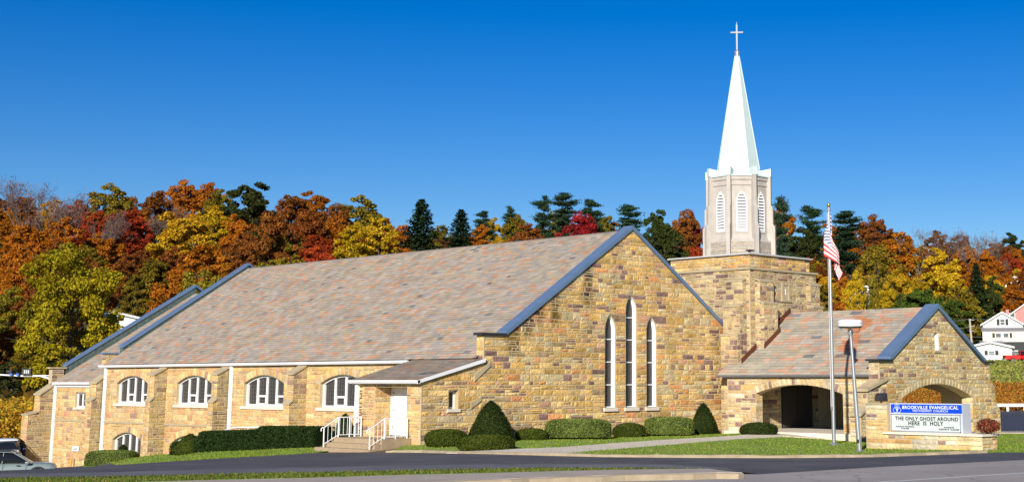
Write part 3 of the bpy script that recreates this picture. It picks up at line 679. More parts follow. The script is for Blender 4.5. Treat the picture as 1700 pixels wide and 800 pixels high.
# porch roof
PRX, PRZ, PEX, PEZ = 20.75, 3.75, 15.62, .36
pr_ = roofbed('porch_roof', [[(PEX, -.75, PEZ), (PEX, -10.9, PEZ), (PRX, -10.9, PRZ), (PRX, -.75, PRZ)], [(PRX, -.75, PRZ), (PRX, -10.9, PRZ), (25.9, -10.9, PEZ), (25.9, -.75, PEZ)]])
def prst(s, t, col):
    Y = -s                                           # rust run below a fixing on the slope
    X = PEX-.06+t*.834
    for y0, w, a, xl in ((-7.1, .42, .75, 16.6), (-8.55, .22, .35, 17.2)):
        d = abs(Y-(y0-(19.9-X)*.28))
        if d < w and xl < X < 20.05: f = a*min(1, (X-xl)/1.2); col = col*(1-f)+np.array([.46, .15, .04])*f
    return col
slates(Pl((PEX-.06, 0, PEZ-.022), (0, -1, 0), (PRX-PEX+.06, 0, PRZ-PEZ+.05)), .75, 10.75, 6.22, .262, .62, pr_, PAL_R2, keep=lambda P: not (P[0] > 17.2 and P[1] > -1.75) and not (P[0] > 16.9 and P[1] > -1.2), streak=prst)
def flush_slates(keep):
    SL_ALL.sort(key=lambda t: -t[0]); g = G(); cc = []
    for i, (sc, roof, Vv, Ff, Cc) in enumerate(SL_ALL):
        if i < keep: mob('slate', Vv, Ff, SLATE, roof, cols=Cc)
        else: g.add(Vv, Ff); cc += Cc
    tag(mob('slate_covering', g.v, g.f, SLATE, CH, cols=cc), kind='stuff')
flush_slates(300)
# ---- copings
def rake_coping(x0, z0, x1, z1, ya, yb, t, name='coping'):
    G().hexa([(x0, ya, z0), (x1, ya, z1), (x1, yb, z1), (x0, yb, z0), (x0, ya, z0+t), (x1, ya, z1+t), (x1, yb, z1+t), (x0, yb, z0+t)]).ob(name, COPING, CH)
rake_coping(1.25, APZ-(APX-1.25)*GS, APX, APZ, -.12, .55, .21); rake_coping(APX, APZ, 17.26, APZ-(17.26-APX)*GS, -.12, .55, .20)
G().box((-.22, -.13, 2.105), (1.3, .5, 2.22)).ob('coping', DARK, CH)
ashlar(Fr((0, 0, 0), (0, 1, 0), (-1, 0, 0)), 1.0, 2.1, make_bounds(lambda z: -.02, lambda z: .5, []), gable, PAL_A, course=.22)
def parapet(y, xe, ze, xr, zr, up, upf, kx):
    # wall strip standing above the roof slope, patina-faced, with a metal coping on top
    G().hexa([(xe, y, ze-.1), (xr, y, zr-.1), (xr, y+.42, zr-.1), (xe, y+.42, ze-.1), (xe, y, ze+upf), (xr, y, zr+up), (xr, y+.42, zr+up), (xe, y+.42, ze+upf)]).ob('parapet_flashing', PATINA, CH)
    rake_coping(xe-.05, ze+upf, xr, zr+up, y-.06, y+.5, .14)
    rake_coping(xr, zr+up, 2*xr-xe, ze+upf, y-.06, y+.5, .14)
parapet(36.3, 1.0, 1.90, 9.75, RZ, .28, .22, 0)
G().box((-.12, 36.3, .95), (.62, 36.75, 1.72)).ob('kneeler', MORTAR, CH); ashlar(Fr((-.12, 0, 0), (0, 1, 0), (-1, 0, 0)), .95, 1.7, make_bounds(lambda z: 36.28, lambda z: 36.75, []), side, PAL_T, course=.2)
ashlar(Fr((-.12, 36.3, 0), (1, 0, 0), (0, -1, 0)), 1.05, 1.7, make_bounds(lambda z: 0, lambda z: .72, []), side, PAL_T, course=.2)
G().box((-.25, 36.2, 1.72), (1.2, 36.85, 1.82)).ob('coping', COPING, CH); G().box((.62, 36.32, 1.2), (1.2, 36.7, 1.72)).ob('parapet_flashing', PATINA, CH)
parapet(43.2, .6, .52, 9.75, 6.2, .50, .48, 0)
G().box((-.35, 43.2, -.1), (.45, 43.65, .85)).ob('kneeler', MORTAR, CH); ashlar(Fr((-.35, 43.2, 0), (1, 0, 0), (0, -1, 0)), -.05, .85, make_bounds(lambda z: 0, lambda z: .8, []), side, PAL_T, course=.2)
G().box((-.5, 43.1, .85), (.6, 43.75, .95)).ob('coping', CUTSTONE, CH)
G().box((0, 43.2, ZB), (19.5, 43.6, 0)).ob('rear_wall', MORTAR, CH)
G().add([(0.3, 43.59, -.2), (19.2, 43.59, -.2), (9.75, 43.59, 6.2)], [(0, 1, 2)]).ob('rear_gable', MORTAR, CH)
G().add([(0.3, 36.62, -.2), (19.2, 36.62, -.2), (19.2, 36.62, 1.0), (9.75, 36.62, RZ), (.3, 36.62, 1.0)], [(0, 1, 2, 3, 4)]).ob('inner_gable', MORTAR, CH)
G().box((19.3, .1, ZB+2), (19.5, 43.5, 1.0)).ob('far_side_wall', MORTAR, CH)
# ---- gutters, fascia, downspouts
def gutter(a, b, w, h, m=GUTTER, name='gutter'):
    """trough along Y from a to b (x, y, ztop)"""
    x, y0, z = a; y1 = b
    prof = [(0, 0), (-w, 0), (-w, -.03), (-w*.85, -h*.6), (-w*.6, -h), (0, -h)]
    Vv = [(x+p, y, z+q) for y in (y0, y1) for p, q in prof]; n = len(prof)
    Ff = [(i, (i+1) % n, (i+1) % n+n, i+n) for i in range(n)]+[tuple(range(n)), tuple(range(2*n-1, n-1, -1))]
    mob(name, Vv, Ff, m, CH)
gutter((-.14, 5.3, 1.02), 36.95, .15, .15); G().box((-.14, 5.3, .87), (-.02, 36.6, 1.0)).ob('fascia', WHITE, CH)
gutter((-.14, 36.75, -.03), 43.35, .17, .17); G().box((-.1, 36.75, -.34), (-.01, 43.3, -.2)).ob('fascia', WHITE, CH)
gutter((-3.72, -.16, .07), 4.98, .17, .15); G().box((-3.74, 0, -.1), (-3.53, 4.8, -.02)).ob('fascia', WHITE, CH)
G().hexa([(-3.84, -.16, -.08), (.0, -.16, .88), (0, -.06, .88), (-3.84, -.06, -.08), (-3.84, -.16, .06), (0, -.16, 1.05), (0, -.06, 1.05), (-3.84, -.06, .06)]).ob('rake_board', GUTTER, CH)
gutter((PEX+.02, -.72, PEZ-.02), -10.85, .13, .11, GUTTERG)
def downspout(x, y, z0, z1, w=.20): G().box((x-.16, y, z0), (x-.03, y+w, z1)).box((x-.19, y-.02, (z0+z1)/2), (x-.01, y+w+.02, (z0+z1)/2+.05)).ob('downspout', GUTTER, CH)
downspout(0, 36.12, zg(-.1, 36.1)-.1, .85); downspout(0, 21.3, zg(-.1, 21.3)-.1, .85); downspout(0, 43.0, zg(-.1, 43)-.1, -.2); downspout(-3.51, 4.5, -3.2, -.06)
# ---- windows
def ringpart(fr, outl, inn, d0, d1, name, m, parent):
    n = len(outl); Vv = [fr.p(*p, d1) for p in outl]+[fr.p(*p, d1) for p in inn]+[fr.p(*p, d0) for p in outl]+[fr.p(*p, d0) for p in inn]; Ff = []
    for i in range(n):
        j = (i+1) % n
        Ff += [(i, j, n+j, n+i), (i, i+2*n, j+2*n, j), (n+i, n+j, 3*n+j, 3*n+i)]
    return mob(name, Vv, Ff, m, parent)
def fbox(g, fr, s0, s1, z0, z1, d0, d1):
    return g.hexa([fr.p(s0, z0, d0), fr.p(s1, z0, d0), fr.p(s1, z0, d1), fr.p(s0, z0, d1), fr.p(s0, z1, d0), fr.p(s1, z1, d0), fr.p(s1, z1, d1), fr.p(s0, z1, d1)])
def arch_window(fr, s0, s1, zb, zs, zc, sill=True, trans=(0, 2), dd=-.20):
    f = .11
    def ztop(s):
        h = zc-zs; w = (s1-s0)/2; r = (w*w+h*h)/(2*h); return zc-r+math.sqrt(max(0, r*r-(s-(s0+s1)/2)**2))
    outl = seg_arch(s0, s1, zb, zs, zc); inn = seg_arch(s0+f, s1-f, zb+f, zs-.03, zc-f)
    win = ringpart(fr, outl, inn, dd-.12, dd, 'window', WHITE, CH)
    n = 4; cw = (s1-s0-2*f)/n
    for i in range(1, n):
        s = s0+f+cw*i; g = G(); fbox(g, fr, s-.06, s+.06, zb+f, ztop(s)-f*.8, dd-.12, dd-.015); g.ob('mullion', WHITE, win)
    for i in range(n):
        a, b = s0+f+cw*i+.045, s0+f+cw*(i+1)-.045; k = 5
        Vv = [fr.p(a, zb+f, dd-.09), fr.p(b, zb+f, dd-.09)]+[fr.p(b+(a-b)*j/k, min(ztop(b+(a-b)*j/k), zc)-f*.7, dd-.09) for j in range(k+1)]
        mob('pane', Vv, [tuple(range(len(Vv)))], GLASS, win)
        g = G()
        for j in range(1, 4): s = a+(b-a)*j/4; fbox(g, fr, s-.008, s+.008, zb+f, ztop(s)-f, dd-.09, dd-.078)
        z = zb+f+.2
        while z < ztop((a+b)/2)-f-.05: fbox(g, fr, a, b, z-.008, z+.008, dd-.0895, dd-.077); z += .2
        g.ob('leading', LEAD, win)
        if i in trans:
            g = G(); zt = zb+f+.38
            fbox(g, fr, a-.045, b+.045, zt, zt+.1, dd-.1, dd-.01); fbox(g, fr, a, a+.07, zb+f, zt, dd-.1, dd-.012); fbox(g, fr, b-.07, b, zb+f, zt, dd-.1, dd-.012); fbox(g, fr, a, b, zb+f, zb+f+.05, dd-.1, dd-.013)
            g.ob('vent_sash', WHITE, win)
    if sill: g = G(); fbox(g, fr, s0-.2, s1+.2, zb-.16, zb-.002, -.3, .09); g.ob('sill', CUTSTONE if False else WALKM, win)
    return win
for a, b in UW: arch_window(FS, a, b, -1.31, -.10, .35)
for a, b in LW: arch_window(FS, a, b, -5.2, -3.5, -3.05, sill=False, trans=())
def rect_window(fr, s0, s1, z0, z1, dd=-.15, mull=1, sill=True):
    f = .09
    win = ringpart(fr, [(s0, z0), (s1, z0), (s1, z1), (s0, z1)], [(s0+f, z0+f), (s1-f, z0+f), (s1-f, z1-f), (s0+f, z1-f)], dd-.1, dd, 'window', WHITE, CH)
    for i in range(mull): s = s0+(s1-s0)*(i+1)/(mull+1); g = G(); fbox(g, fr, s-.05, s+.05, z0+f, z1-f, dd-.1, dd-.01); g.ob('mullion', WHITE, win)
    mob('pane', [fr.p(s0+f, z0+f, dd-.07), fr.p(s1-f, z0+f, dd-.07), fr.p(s1-f, z1-f, dd-.07), fr.p(s0+f, z1-f, dd-.07)], [(0, 1, 2, 3)], GLASS, win)
    if sill: g = G(); fbox(g, fr, s0-.1, s1+.1, z0-.13, z0-.002, -.3, .08); g.ob('sill', WALKM, win)
rect_window(FS, 38.95, 40.35, -1.62, -.68)
rect_window(FG, -1.97, -1.45, -1.2, -.37, dd=-.25, mull=0)
for c, w, zb, zs, zt in LANC:
    dd = -.19; f = .06
    outl = lancet(c, w, zb, zs, zt); inn = lancet(c, w-2*f, zb+f, zs, zt-f*1.6)
    win = ringpart(FG, outl, inn, dd-.1, dd, 'lancet_window', WHITE, CH)
    # painted reveal lining
    n = len(outl); inn2 = lancet(c, w-.05, zb+.02, zs, zt-.05); Vv = [FG.p(*p, -.03) for p in inn2]+[FG.p(*p, dd) for p in inn2]
    mob('reveal_lining', Vv, [(i, i+1, i+1+n, i+n) for i in range(1, n-1)]+[(0, 1, 1+n, n), (n-1, 0, n, 2*n-1)], WHITE, win)
    mob('pane', [FG.p(*p, dd-.06) for p in inn], [tuple(range(len(inn)))], GLASS, win)
    k = 4 if zt > 4 else 3
    for j in range(1, k+1):
        z = zb+(1.12*j) if True else 0; g = G(); hw = lancet_half(w, zs, zt, z)-f; fbox(g, FG, c-hw, c+hw, z-.025, z+.025, dd-.07, dd-.0); g.ob('glazing_bar', WHITE, win)
    g = G(); fbox(g, FG, c-w/2-.12, c+w/2+.12, zb-.17, zb-.002, -.35, .10); g.ob('sill', WALKM, win)
# sloped offset stones set in the gable wall beside the vestibule
for (x0, z0, x1, z1, t) in ((-.55, .30, .38, .92, .30), (-.72, -.94, -.12, -.66, .26)):
    g = G(); g.hexa([FG.p(x0, z0-t, -.02), FG.p(x1, z1-t*.7, -.02), FG.p(x1, z1-t*.7, .06), FG.p(x0, z0-t, .06), FG.p(x0, z0, -.02), FG.p(x1, z1, -.02), FG.p(x1, z1, .06), FG.p(x0, z0, .06)]); g.ob('offset_stone', CUTSTONE, gable)
# ---- tower
TX0, TX1, TY0, TY1, TZ = 17.3, 23.3, -1.66, 4.15, 6.05
tower = G().box((TX0, TY0, -3.5), (TX1, TY1, TZ)).box((TX0+.03, TY0+.03, TZ), (TX1-.55, TY1-.03, 6.82)).ob('tower_wall', MORTAR, CH)
FTL = Fr((TX0, 0, 0), (0, 1, 0), (-1, 0, 0)); FTR = Fr((0, TY0, 0), (1, 0, 0), (0, -1, 0))
def st_t(s, z): return 1-.35*max(0, min(1, 1-abs(s+.2)/1.2))*(1 if z < 5.6 else .4)
ashlar(FTL, -3.3, TZ, make_bounds(lambda z: TY0-.03, lambda z: TY1, []), tower, PAL_T, course=.235, stain=st_t, wmin=.32, wmax=.75)
ashlar(FTR, -2.6, TZ, make_bounds(lambda z: TX0, lambda z: TX1, [(4.45, 5.42, 20.44, lambda z: .40), (-2.6, -.2, 21.3, lambda z: 1.45)]), tower, PAL_T, keys=(4.45, 5.42, -.2), course=.235, wmin=.32, wmax=.75)
ashlar(Fr((TX0+.03, 0, 0), (0, 1, 0), (-1, 0, 0)), TZ+.07, 6.82, make_bounds(lambda z: TY0, lambda z: TY1-.03, []), tower, PAL_A, course=.2)
ashlar(Fr((0, TY0+.03, 0), (1, 0, 0), (0, -1, 0)), TZ+.07, 6.82, make_bounds(lambda z: TX0+.03, lambda z: TX1-.55, []), tower, PAL_A, course=.2)
G().box((TX0-.10, TY0-.10, TZ-.05), (TX1+.12, TY1+.1, TZ+.07)).ob('tower_cornice', CUTSTONE, CH)
G().box((TX0-.12, TY0-.12, 6.82), (TX1-.42, TY1+.1, 6.90)).ob('tower_parapet_cap', mat('pale_grey_cap_metal', (.48, .48, .48), .5), CH)
g = G(); fbox(g, FTR, 20.06, 20.22, 4.47, 5.40, 0, .06); fbox(g, FTR, 20.66, 20.82, 4.47, 5.40, 0, .06); fbox(g, FTR, 20.22, 20.66, 5.28, 5.40, 0, .06); fbox(g, FTR, 20.0, 20.88, 4.36, 4.47, 0, .10); fbox(g, FTR, 20.22, 20.66, 4.47, 5.28, 0, .015)
niche = g.ob('niche_surround', CUTSTONE, CH); g = G(); fbox(g, FTR, 20.40, 20.46, 4.75, 5.08, .015, .03); g.ob('niche_slit', WHITE, niche)
def tbutt(kind, a, b, stages, zbot):
    """stepped corner buttress; stages: list of (projection, ztop)"""
    o = None
    for i, (p, zt) in enumerate(stages):
        zb = stages[i+1][1]-.12 if i+1 < len(stages) else zbot
        if kind == 'L':
            bx = ((TX0-p, a, zb), (TX0, b, zt)); cap = [(TX0-p-.05, a-.04, zt-.02), (TX0, a-.04, zt+.12), (TX0, b+.04, zt+.12), (TX0-p-.05, b+.04, zt-.02)]
        else:
            bx = ((a, TY0-p, zb), (b, TY0, zt)); cap = [(a-.04, TY0-p-.05, zt-.02), (b+.04, TY0-p-.05, zt-.02), (b+.04, TY0, zt+.12), (a-.04, TY0, zt+.12)]
        o = G().box(*bx).ob('tower_buttress', MORTAR, CH)
        G().hexa(cap+[(x, y, z+.09) for x, y, z in cap]).ob('cap_stone', CUTSTONE, o)
        if kind == 'L':
            ashlar(Fr((TX0-p, 0, 0), (0, 1, 0), (-1, 0, 0)), zb, zt, make_bounds(lambda z: a, lambda z: b, []), o, PAL_T, course=.24, wmin=.28, wmax=.6)
            ashlar(Fr((TX0, a, 0), (-1, 0, 0), (0, -1, 0)), zb, zt, make_bounds(lambda z: 0, lambda z: p+.03, []), o, PAL_T, course=.24, wmin=.2, wmax=.5)
        else:
            ashlar(Fr((0, TY0-p, 0), (1, 0, 0), (0, -1, 0)), zb, zt, make_bounds(lambda z: a, lambda z: b, []), o, PAL_T, course=.24, wmin=.28, wmax=.6)
            ashlar(Fr((a, TY0, 0), (0, -1, 0), (-1, 0, 0)), zb, zt, make_bounds(lambda z: 0, lambda z: p+.03, []), o, PAL_T, course=.24, wmin=.2, wmax=.5)
tbutt('L', -1.42, -.25, [(.34, 5.35), (.58, 4.0), (.80, 2.45)], -3.3)
tbutt('R', 17.72, 18.95, [(.34, 5.35), (.60, 4.15)], .5)
tbutt('R', 22.35, 23.25, [(.30, 5.35), (.5, 4.1)], 2.0)
# porch-side doorway in the tower foot
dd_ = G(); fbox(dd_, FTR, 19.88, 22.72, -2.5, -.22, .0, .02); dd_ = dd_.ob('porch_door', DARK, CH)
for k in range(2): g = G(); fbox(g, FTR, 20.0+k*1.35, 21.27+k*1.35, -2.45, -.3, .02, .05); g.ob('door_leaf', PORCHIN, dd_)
G().box((TX1, TY0-.02, -3.4), (25.4, TY0+.3, .3)).ob('porch_side_wall', MORTAR, CH)
# ---- lantern and spire
LC = (20.0, 1.25)
AP = 1.60; RV = AP/math.cos(math.pi/8)
def octo(r, z): return [(LC[0]+r*math.cos(R_(22.5+45*k)), LC[1]+r*math.sin(R_(22.5+45*k)), z) for k in range(8)]
def octoloft(levels):
    g = G(); Vv = []; Ff = []
    for r, z in levels: Vv += octo(r/math.cos(math.pi/8), z)
    for i in range(len(levels)-1):
        for k in range(8): Ff.append((i*8+k, i*8+(k+1) % 8, (i+1)*8+(k+1) % 8, (i+1)*8+k))
    Ff += [tuple(range(7, -1, -1)), tuple(range((len(levels)-1)*8, len(levels)*8))]
    return g.add(Vv, Ff)
lantern = octoloft([(1.80, 6.6), (1.80, 7.78), (1.66, 7.92), (AP, 8.12), (AP, 10.9), (AP+.05, 10.93), (AP+.05, 11.0), (AP+.02, 11.03), (AP+.02, 11.2), (AP+.08, 11.24), (AP+.08, 11.45)]).ob('lantern', CONCRETE, CH)
for k in range(8):
    th = R_(45*k); n = np.array([math.cos(th), math.sin(th), 0]); u = np.array([-n[1], n[0], 0])
    fr = Fr((LC[0]+n[0]*AP, LC[1]+n[1]*AP, 0), u, n)
    # stone band at the foot
    fb = Fr((LC[0]+n[0]*1.80, LC[1]+n[1]*1.80, 0), u, n); pal = [((.34, .30, .24), 5), ((.30, .26, .20), 4), ((.40, .33, .24), 2)]
    if math.cos(th)*(-.777)+math.sin(th)*(-.63) > -.3: ashlar(fb, 6.95, 7.74, make_bounds(lambda z: -.62, lambda z: .62, []), lantern, pal, course=.1, wmin=.3, wmax=.9, gap=.005, dep=.012, rough=.4)
    # louvre window: pointed frame, slats
    zb, zs, zt, w = 8.30, 9.95, 10.60, .62
    o_ = lancet(0, w, zb, zs, zt); i_ = lancet(0, w-.12, zb+.06, zs, zt-.09)
    lw_ = ringpart(fr, o_, i_, -.03, .045, 'louver_frame', WHITEWOOD, CH)
    o2 = lancet(0, w+.14, zb-.06, zs, zt+.12); ringpart(fr, o2, o_, -.02, .02, 'louver_surround', CONCRETE, lw_)
    mob('louver_back', [fr.p(*p, .004) for p in i_], [tuple(range(len(i_)))], DARK, lw_)
    z = zb+.09; 
    while z < zt-.15:
        hw = lancet_half(w-.12, zs, zt-.09, z+.05)
        if hw > .04:
            Vv = [fr.p(-hw, z, .055), fr.p(hw, z, .055), fr.p(hw, z+.10, .015), fr.p(-hw, z+.10, .015), fr.p(-hw, z-.012, .05), fr.p(hw, z-.012, .05), fr.p(hw, z+.083, .006), fr.p(-hw, z+.083, .006)]
            G().hexa([Vv[4], Vv[5], Vv[6], Vv[7], Vv[0], Vv[1], Vv[2], Vv[3]]).ob('louver_slat', WHITEWOOD, lw_)
        z += .166
    # corner fin
    tv = R_(22.5+45*k); nv_ = np.array([math.cos(tv), math.sin(tv), 0]); uv = np.array([-nv_[1], nv_[0], 0]); g = G()
    ff = Fr((LC[0]+nv_[0]*(RV-.10), LC[1]+nv_[1]*(RV-.10), 0), uv, nv_)
    for z0, z1, p in ((6.6, 8.62, .52), (8.62, 8.80, None), (8.80, 9.72, .40), (9.72, 9.86, None), (9.86, 11.92, .30)):
        pa, pb = (p, p) if p else ((.52, .40) if z0 < 9 else (.40, .30))
        g.hexa([ff.p(-.11, z0, 0), ff.p(.11, z0, 0), ff.p(.11, z0, pa), ff.p(-.11, z0, pa), ff.p(-.11, z1, 0), ff.p(.11, z1, 0), ff.p(.11, z1, pb), ff.p(-.11, z1, pb)])
    fin = g.ob('lantern_fin', CONCRETE, CH)
    g = G(); g.hexa([ff.p(-.13, 11.5, -.7), ff.p(.13, 11.5, -.7), ff.p(.13, 11.5, .33), ff.p(-.13, 11.5, .33), ff.p(-.13, 11.80, -.7), ff.p(.13, 11.80, -.7), ff.p(.13, 11.96, .33), ff.p(-.13, 11.96, .33)]); g.ob('fin_cap', SPIRE, fin)
sp = octoloft([(1.74, 11.44), (1.74, 11.50), (1.36, 11.62), (1.21, 11.80), (1.17, 12.0), (.115, 18.75)]).ob('spire', SPIRE, CH)
for k in range(8):                                   # standing seams on the arrises
    a_ = np.array(octo(1.175/math.cos(math.pi/8), 12.0)[k]); b_ = np.array(octo(.12/math.cos(math.pi/8), 18.75)[k])
    G().tube([a_, b_], .022, 5).ob('ridge_seam', SPIRE, sp)
G().lathe((LC[0], LC[1], 18.72), [(.15, 0), (.16, .28), (.12, .33), (.08, .36)], 12).ob('spire_collar', STEEL, CH)
u = np.array([RT[0], RT[1], 0]); cr = Fr((LC[0], LC[1], 0), (math.sin(R_(39)), -math.cos(R_(39)), 0), (-math.cos(R_(39)), -math.sin(R_(39)), 0))
g = G(); fbox(g, cr, -.045, .045, 19.0, 20.60, -.045, .045); fbox(g, cr, -.36, .36, 20.10, 20.18, -.04, .04); fbox(g, cr, -.016, .016, 20.60, 20.76, -.016, .016); g.ob('cross', mat('dull_grey_cross_metal', (.22, .22, .23), .5, metal=.3), CH)
# small floodlight on the tower parapet
fl = thing('floodlight', 'small dark floodlight on the corner of the tower parapet', 'floodlight', (17.75, -1.3, 6.96))
G().box((17.70, -1.35, 6.96), (17.80, -1.25, 7.02)).box((17.55, -1.5, 7.02), (17.95, -1.2, 7.10)).ob('lamp_head', DARK, fl)

# ---- porch (porte-cochere)
FP = Fr((15.8, 0, 0), (0, -1, 0), (-1, 0, 0)); FPG = Fr((0, -11.1, 0), (1, 0, 0), (0, -1, 0)); FPB = Fr((25.4, 0, 0), (0, -1, 0), (1, 0, 0))
pa = (3.18, 8.66, -2.55, -.60, -.15)
V, Fc = slabmesh(FP, [(1.3, -3.4), (10.9, -3.4), (10.9, .28), (1.3, .28)], [seg_arch(*pa, n=18)], .55); pf = mob('porch_front_wall', V, Fc, MORTAR, CH)
V, Fc = slabmesh(FPB, [(1.3, -3.4), (10.6, -3.4), (10.6, .28), (1.3, .28)], [seg_arch(*pa, n=18)], .55); pb_ = mob('porch_back_wall', V, Fc, MORTAR, CH)
def archh(a, b, zb, zs, zc, pad, ex=.30):
    return [(zb, zs, (a+b)/2, lambda z: (b-a)/2), (zs, zc+pad, (a+b)/2, lambda z: min((b-a)/2+ex, seg_half(a, b, zs, zc, z, pad)) if z > zs+.04 else (b-a)/2+ex)]
ashlar(FP, -3.2, .27, make_bounds(lambda z: 1.27, lambda z: 10.95, archh(*pa, .36)), pf, PAL_P, keys=(-2.55, -.60, -.45, -.15, .05, .21), course=.24)
voussoirs(FP, pa[0], pa[1], pa[3], pa[4], .36, pf, PAL_P, 19)
ashlar(Fr((15.8, -1.3, 0), (1, 0, 0), (0, 1, 0)), -3.2, .27, make_bounds(lambda z: 0, lambda z: 1.4, []), pf, PAL_P, course=.24)
G().box((16.0, -1.85, -3.4), (17.3, -1.31, .27)).ob('porch_end_wall', MORTAR, CH)
PGX, PGZ, PS = 20.75, 3.69, .632
pg = (17.32, 23.88, -2.55, -.80, -.11)
def pl_(z):
    if z < -1.45: return 13.75
    if z < -1.05: return 13.75+(z+1.45)/.40*.6
    if z < -.30: return 14.35
    if z < .12: return 14.35+(z+.30)/.42*1.05
    if z < .98: return 15.4
    return max(16.4, PGX-(PGZ-z)/PS)
def prr(z):
    if z < -1.45: return 26.75
    if z < -1.05: return 26.75-(z+1.45)/.40*.45
    if z < -.30: return 26.3
    if z < .12: return 26.3-(z+.3)/.42*.45
    if z < .98: return 25.85
    return min(25.05, PGX+(PGZ-z)/PS)
outer = [(13.75, -3.4), (26.75, -3.4), (26.75, -1.45), (26.3, -1.05), (26.3, -.3), (25.85, .12), (25.85, .98), (25.05, .98), (PGX, PGZ), (16.4, .98), (15.4, .98), (15.4, .12), (14.35, -.3), (14.35, -1.05), (13.75, -1.45)]
slit = [(20.45, 1.58), (20.85, 1.58), (20.85, 2.45), (20.45, 2.45)]
V, Fc = slabmesh(FPG, outer, [seg_arch(*pg, n=18), slit], .6); pgw = mob('porch_gable_wall', V, Fc, MORTAR, CH)
ashlar(FPG, -3.2, 3.67, make_bounds(pl_, prr, archh(*pg, .33)+[(1.58, 2.45, 20.65, lambda z: .21)]), pgw, PAL_G, keys=(-2.55, -1.45, -1.05, -.80, -.6, -.3, -.11, .1, .22, .12, .98, 1.58, 2.45), course=.205, wmin=.28, wmax=.7)
voussoirs(FPG, pg[0], pg[1], pg[3], pg[4], .33, pgw, [((.50, .40, .23), 5), ((.46, .38, .24), 4), ((.55, .42, .22), 4)], 23)
for (x0, z0, x1, z1) in ((14.2, -.36, 15.95, .16), (13.62, -1.5, 14.5, -1.03)):
    G().hexa([(x0, -11.22, z0-.1), (x1, -11.22, z1-.1), (x1, -10.5, z1-.1), (x0, -10.5, z0-.1), (x0, -11.22, z0+.03), (x1, -11.22, z1+.05), (x1, -10.5, z1+.05), (x0, -10.5, z0+.03)]).ob('cap_stone', CUTSTONE, pgw)
ashlar(Fr((14.35, -11.1, 0), (0, 1, 0), (-1, 0, 0)), -1.05, -.3, make_bounds(lambda z: 0, lambda z: .6, []), pgw, PAL_P, course=.22)
ashlar(Fr((13.75, -11.1, 0), (0, 1, 0), (-1, 0, 0)), -3.2, -1.45, make_bounds(lambda z: 0, lambda z: .6, []), pgw, PAL_P, course=.22)
ashlar(Fr((15.4, -11.1, 0), (0, 1, 0), (-1, 0, 0)), .12, .98, make_bounds(lambda z: 0, lambda z: .6, []), pgw, PAL_P, course=.22)
g = G(); fbox(g, FPG, 20.55, 20.78, 1.62, 2.42, -.32, -.28); sw_ = g.ob('slit_window', WHITE, CH); g = G(); fbox(g, FPG, 20.78, 20.845, 1.58, 2.44, -.3, -.01); g.ob('slit_reveal', WHITE, sw_)
g = G(); fbox(g, FPG, 20.35, 20.95, 1.46, 1.575, -.3, .08); g.ob('slit_sill', CUTSTONE, sw_)
rake_coping(16.2, .98-.0, PGX, PGZ+.02, -11.24, -10.45, .22); rake_coping(PGX, PGZ+.02, 25.3, .98, -11.24, -10.45, .18)
G().box((15.18, -11.26, .985), (16.4, -10.45, 1.08)).ob('coping', DARK, CH); G().box((25.1, -11.26, .985), (26.08, -10.45, 1.08)).ob('coping', DARK, CH)
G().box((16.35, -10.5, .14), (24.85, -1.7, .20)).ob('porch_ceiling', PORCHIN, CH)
# inner faces of the porch piers
ashlar(Fr((16.35, 0, 0), (0, -1, 0), (1, 0, 0)), -2.5, .1, make_bounds(lambda z: 8.7, lambda z: 10.5, []), pf, PAL_P, course=.24)
ashlar(Fr((15.8, -pa[0], 0), (1, 0, 0), (0, -1, 0)), -2.5, pa[3]-.02, make_bounds(lambda z: -.02, lambda z: .55, []), pf, PAL_P, course=.24, dep=.015)
ashlar(Fr((pg[1], -11.1, 0), (0, 1, 0), (-1, 0, 0)), -2.5, pg[3]-.02, make_bounds(lambda z: -.02, lambda z: .6, []), pgw, PAL_G, course=.22, dep=.015)
# copper step flashing where the slates meet the tower
def rz(x): return PEZ+(x-PEX)*(PRZ-PEZ)/(PRX-PEX)
g = G()
def fstrip(x0, x1, y):
    g.hexa([(x0, y-.03, rz(x0)), (x1, y-.03, rz(x1)), (x1, y+.03, rz(x1)), (x0, y+.03, rz(x0)), (x0, y-.03, rz(x0)+.30), (x1, y-.03, rz(x1)+.30), (x1, y+.03, rz(x1)+.30), (x0, y+.03, rz(x0)+.30)])
fstrip(18.98, 20.75, TY0-.07); fstrip(17.66, 19.02, TY0-.67); g.box((18.98, TY0-.70, rz(19)), (19.04, TY0-.04, rz(19)+.3)); fstrip(16.45, 17.70, TY0-.07)
g.ob('copper_flashing', COPPER, CH)
G().box((15.45, -10.78, -.2), (15.8, -10.6, .22)).box((15.62, -10.78, -2.8), (15.74, -10.66, -.2)).ob('porch_downspout', GUTTERG, CH)
# foundation plinth stones at the porch corner
G().box((15.55, -3.1, -3.2), (15.8, -1.2, -2.52)).ob('plinth', CUTSTONE, CH)
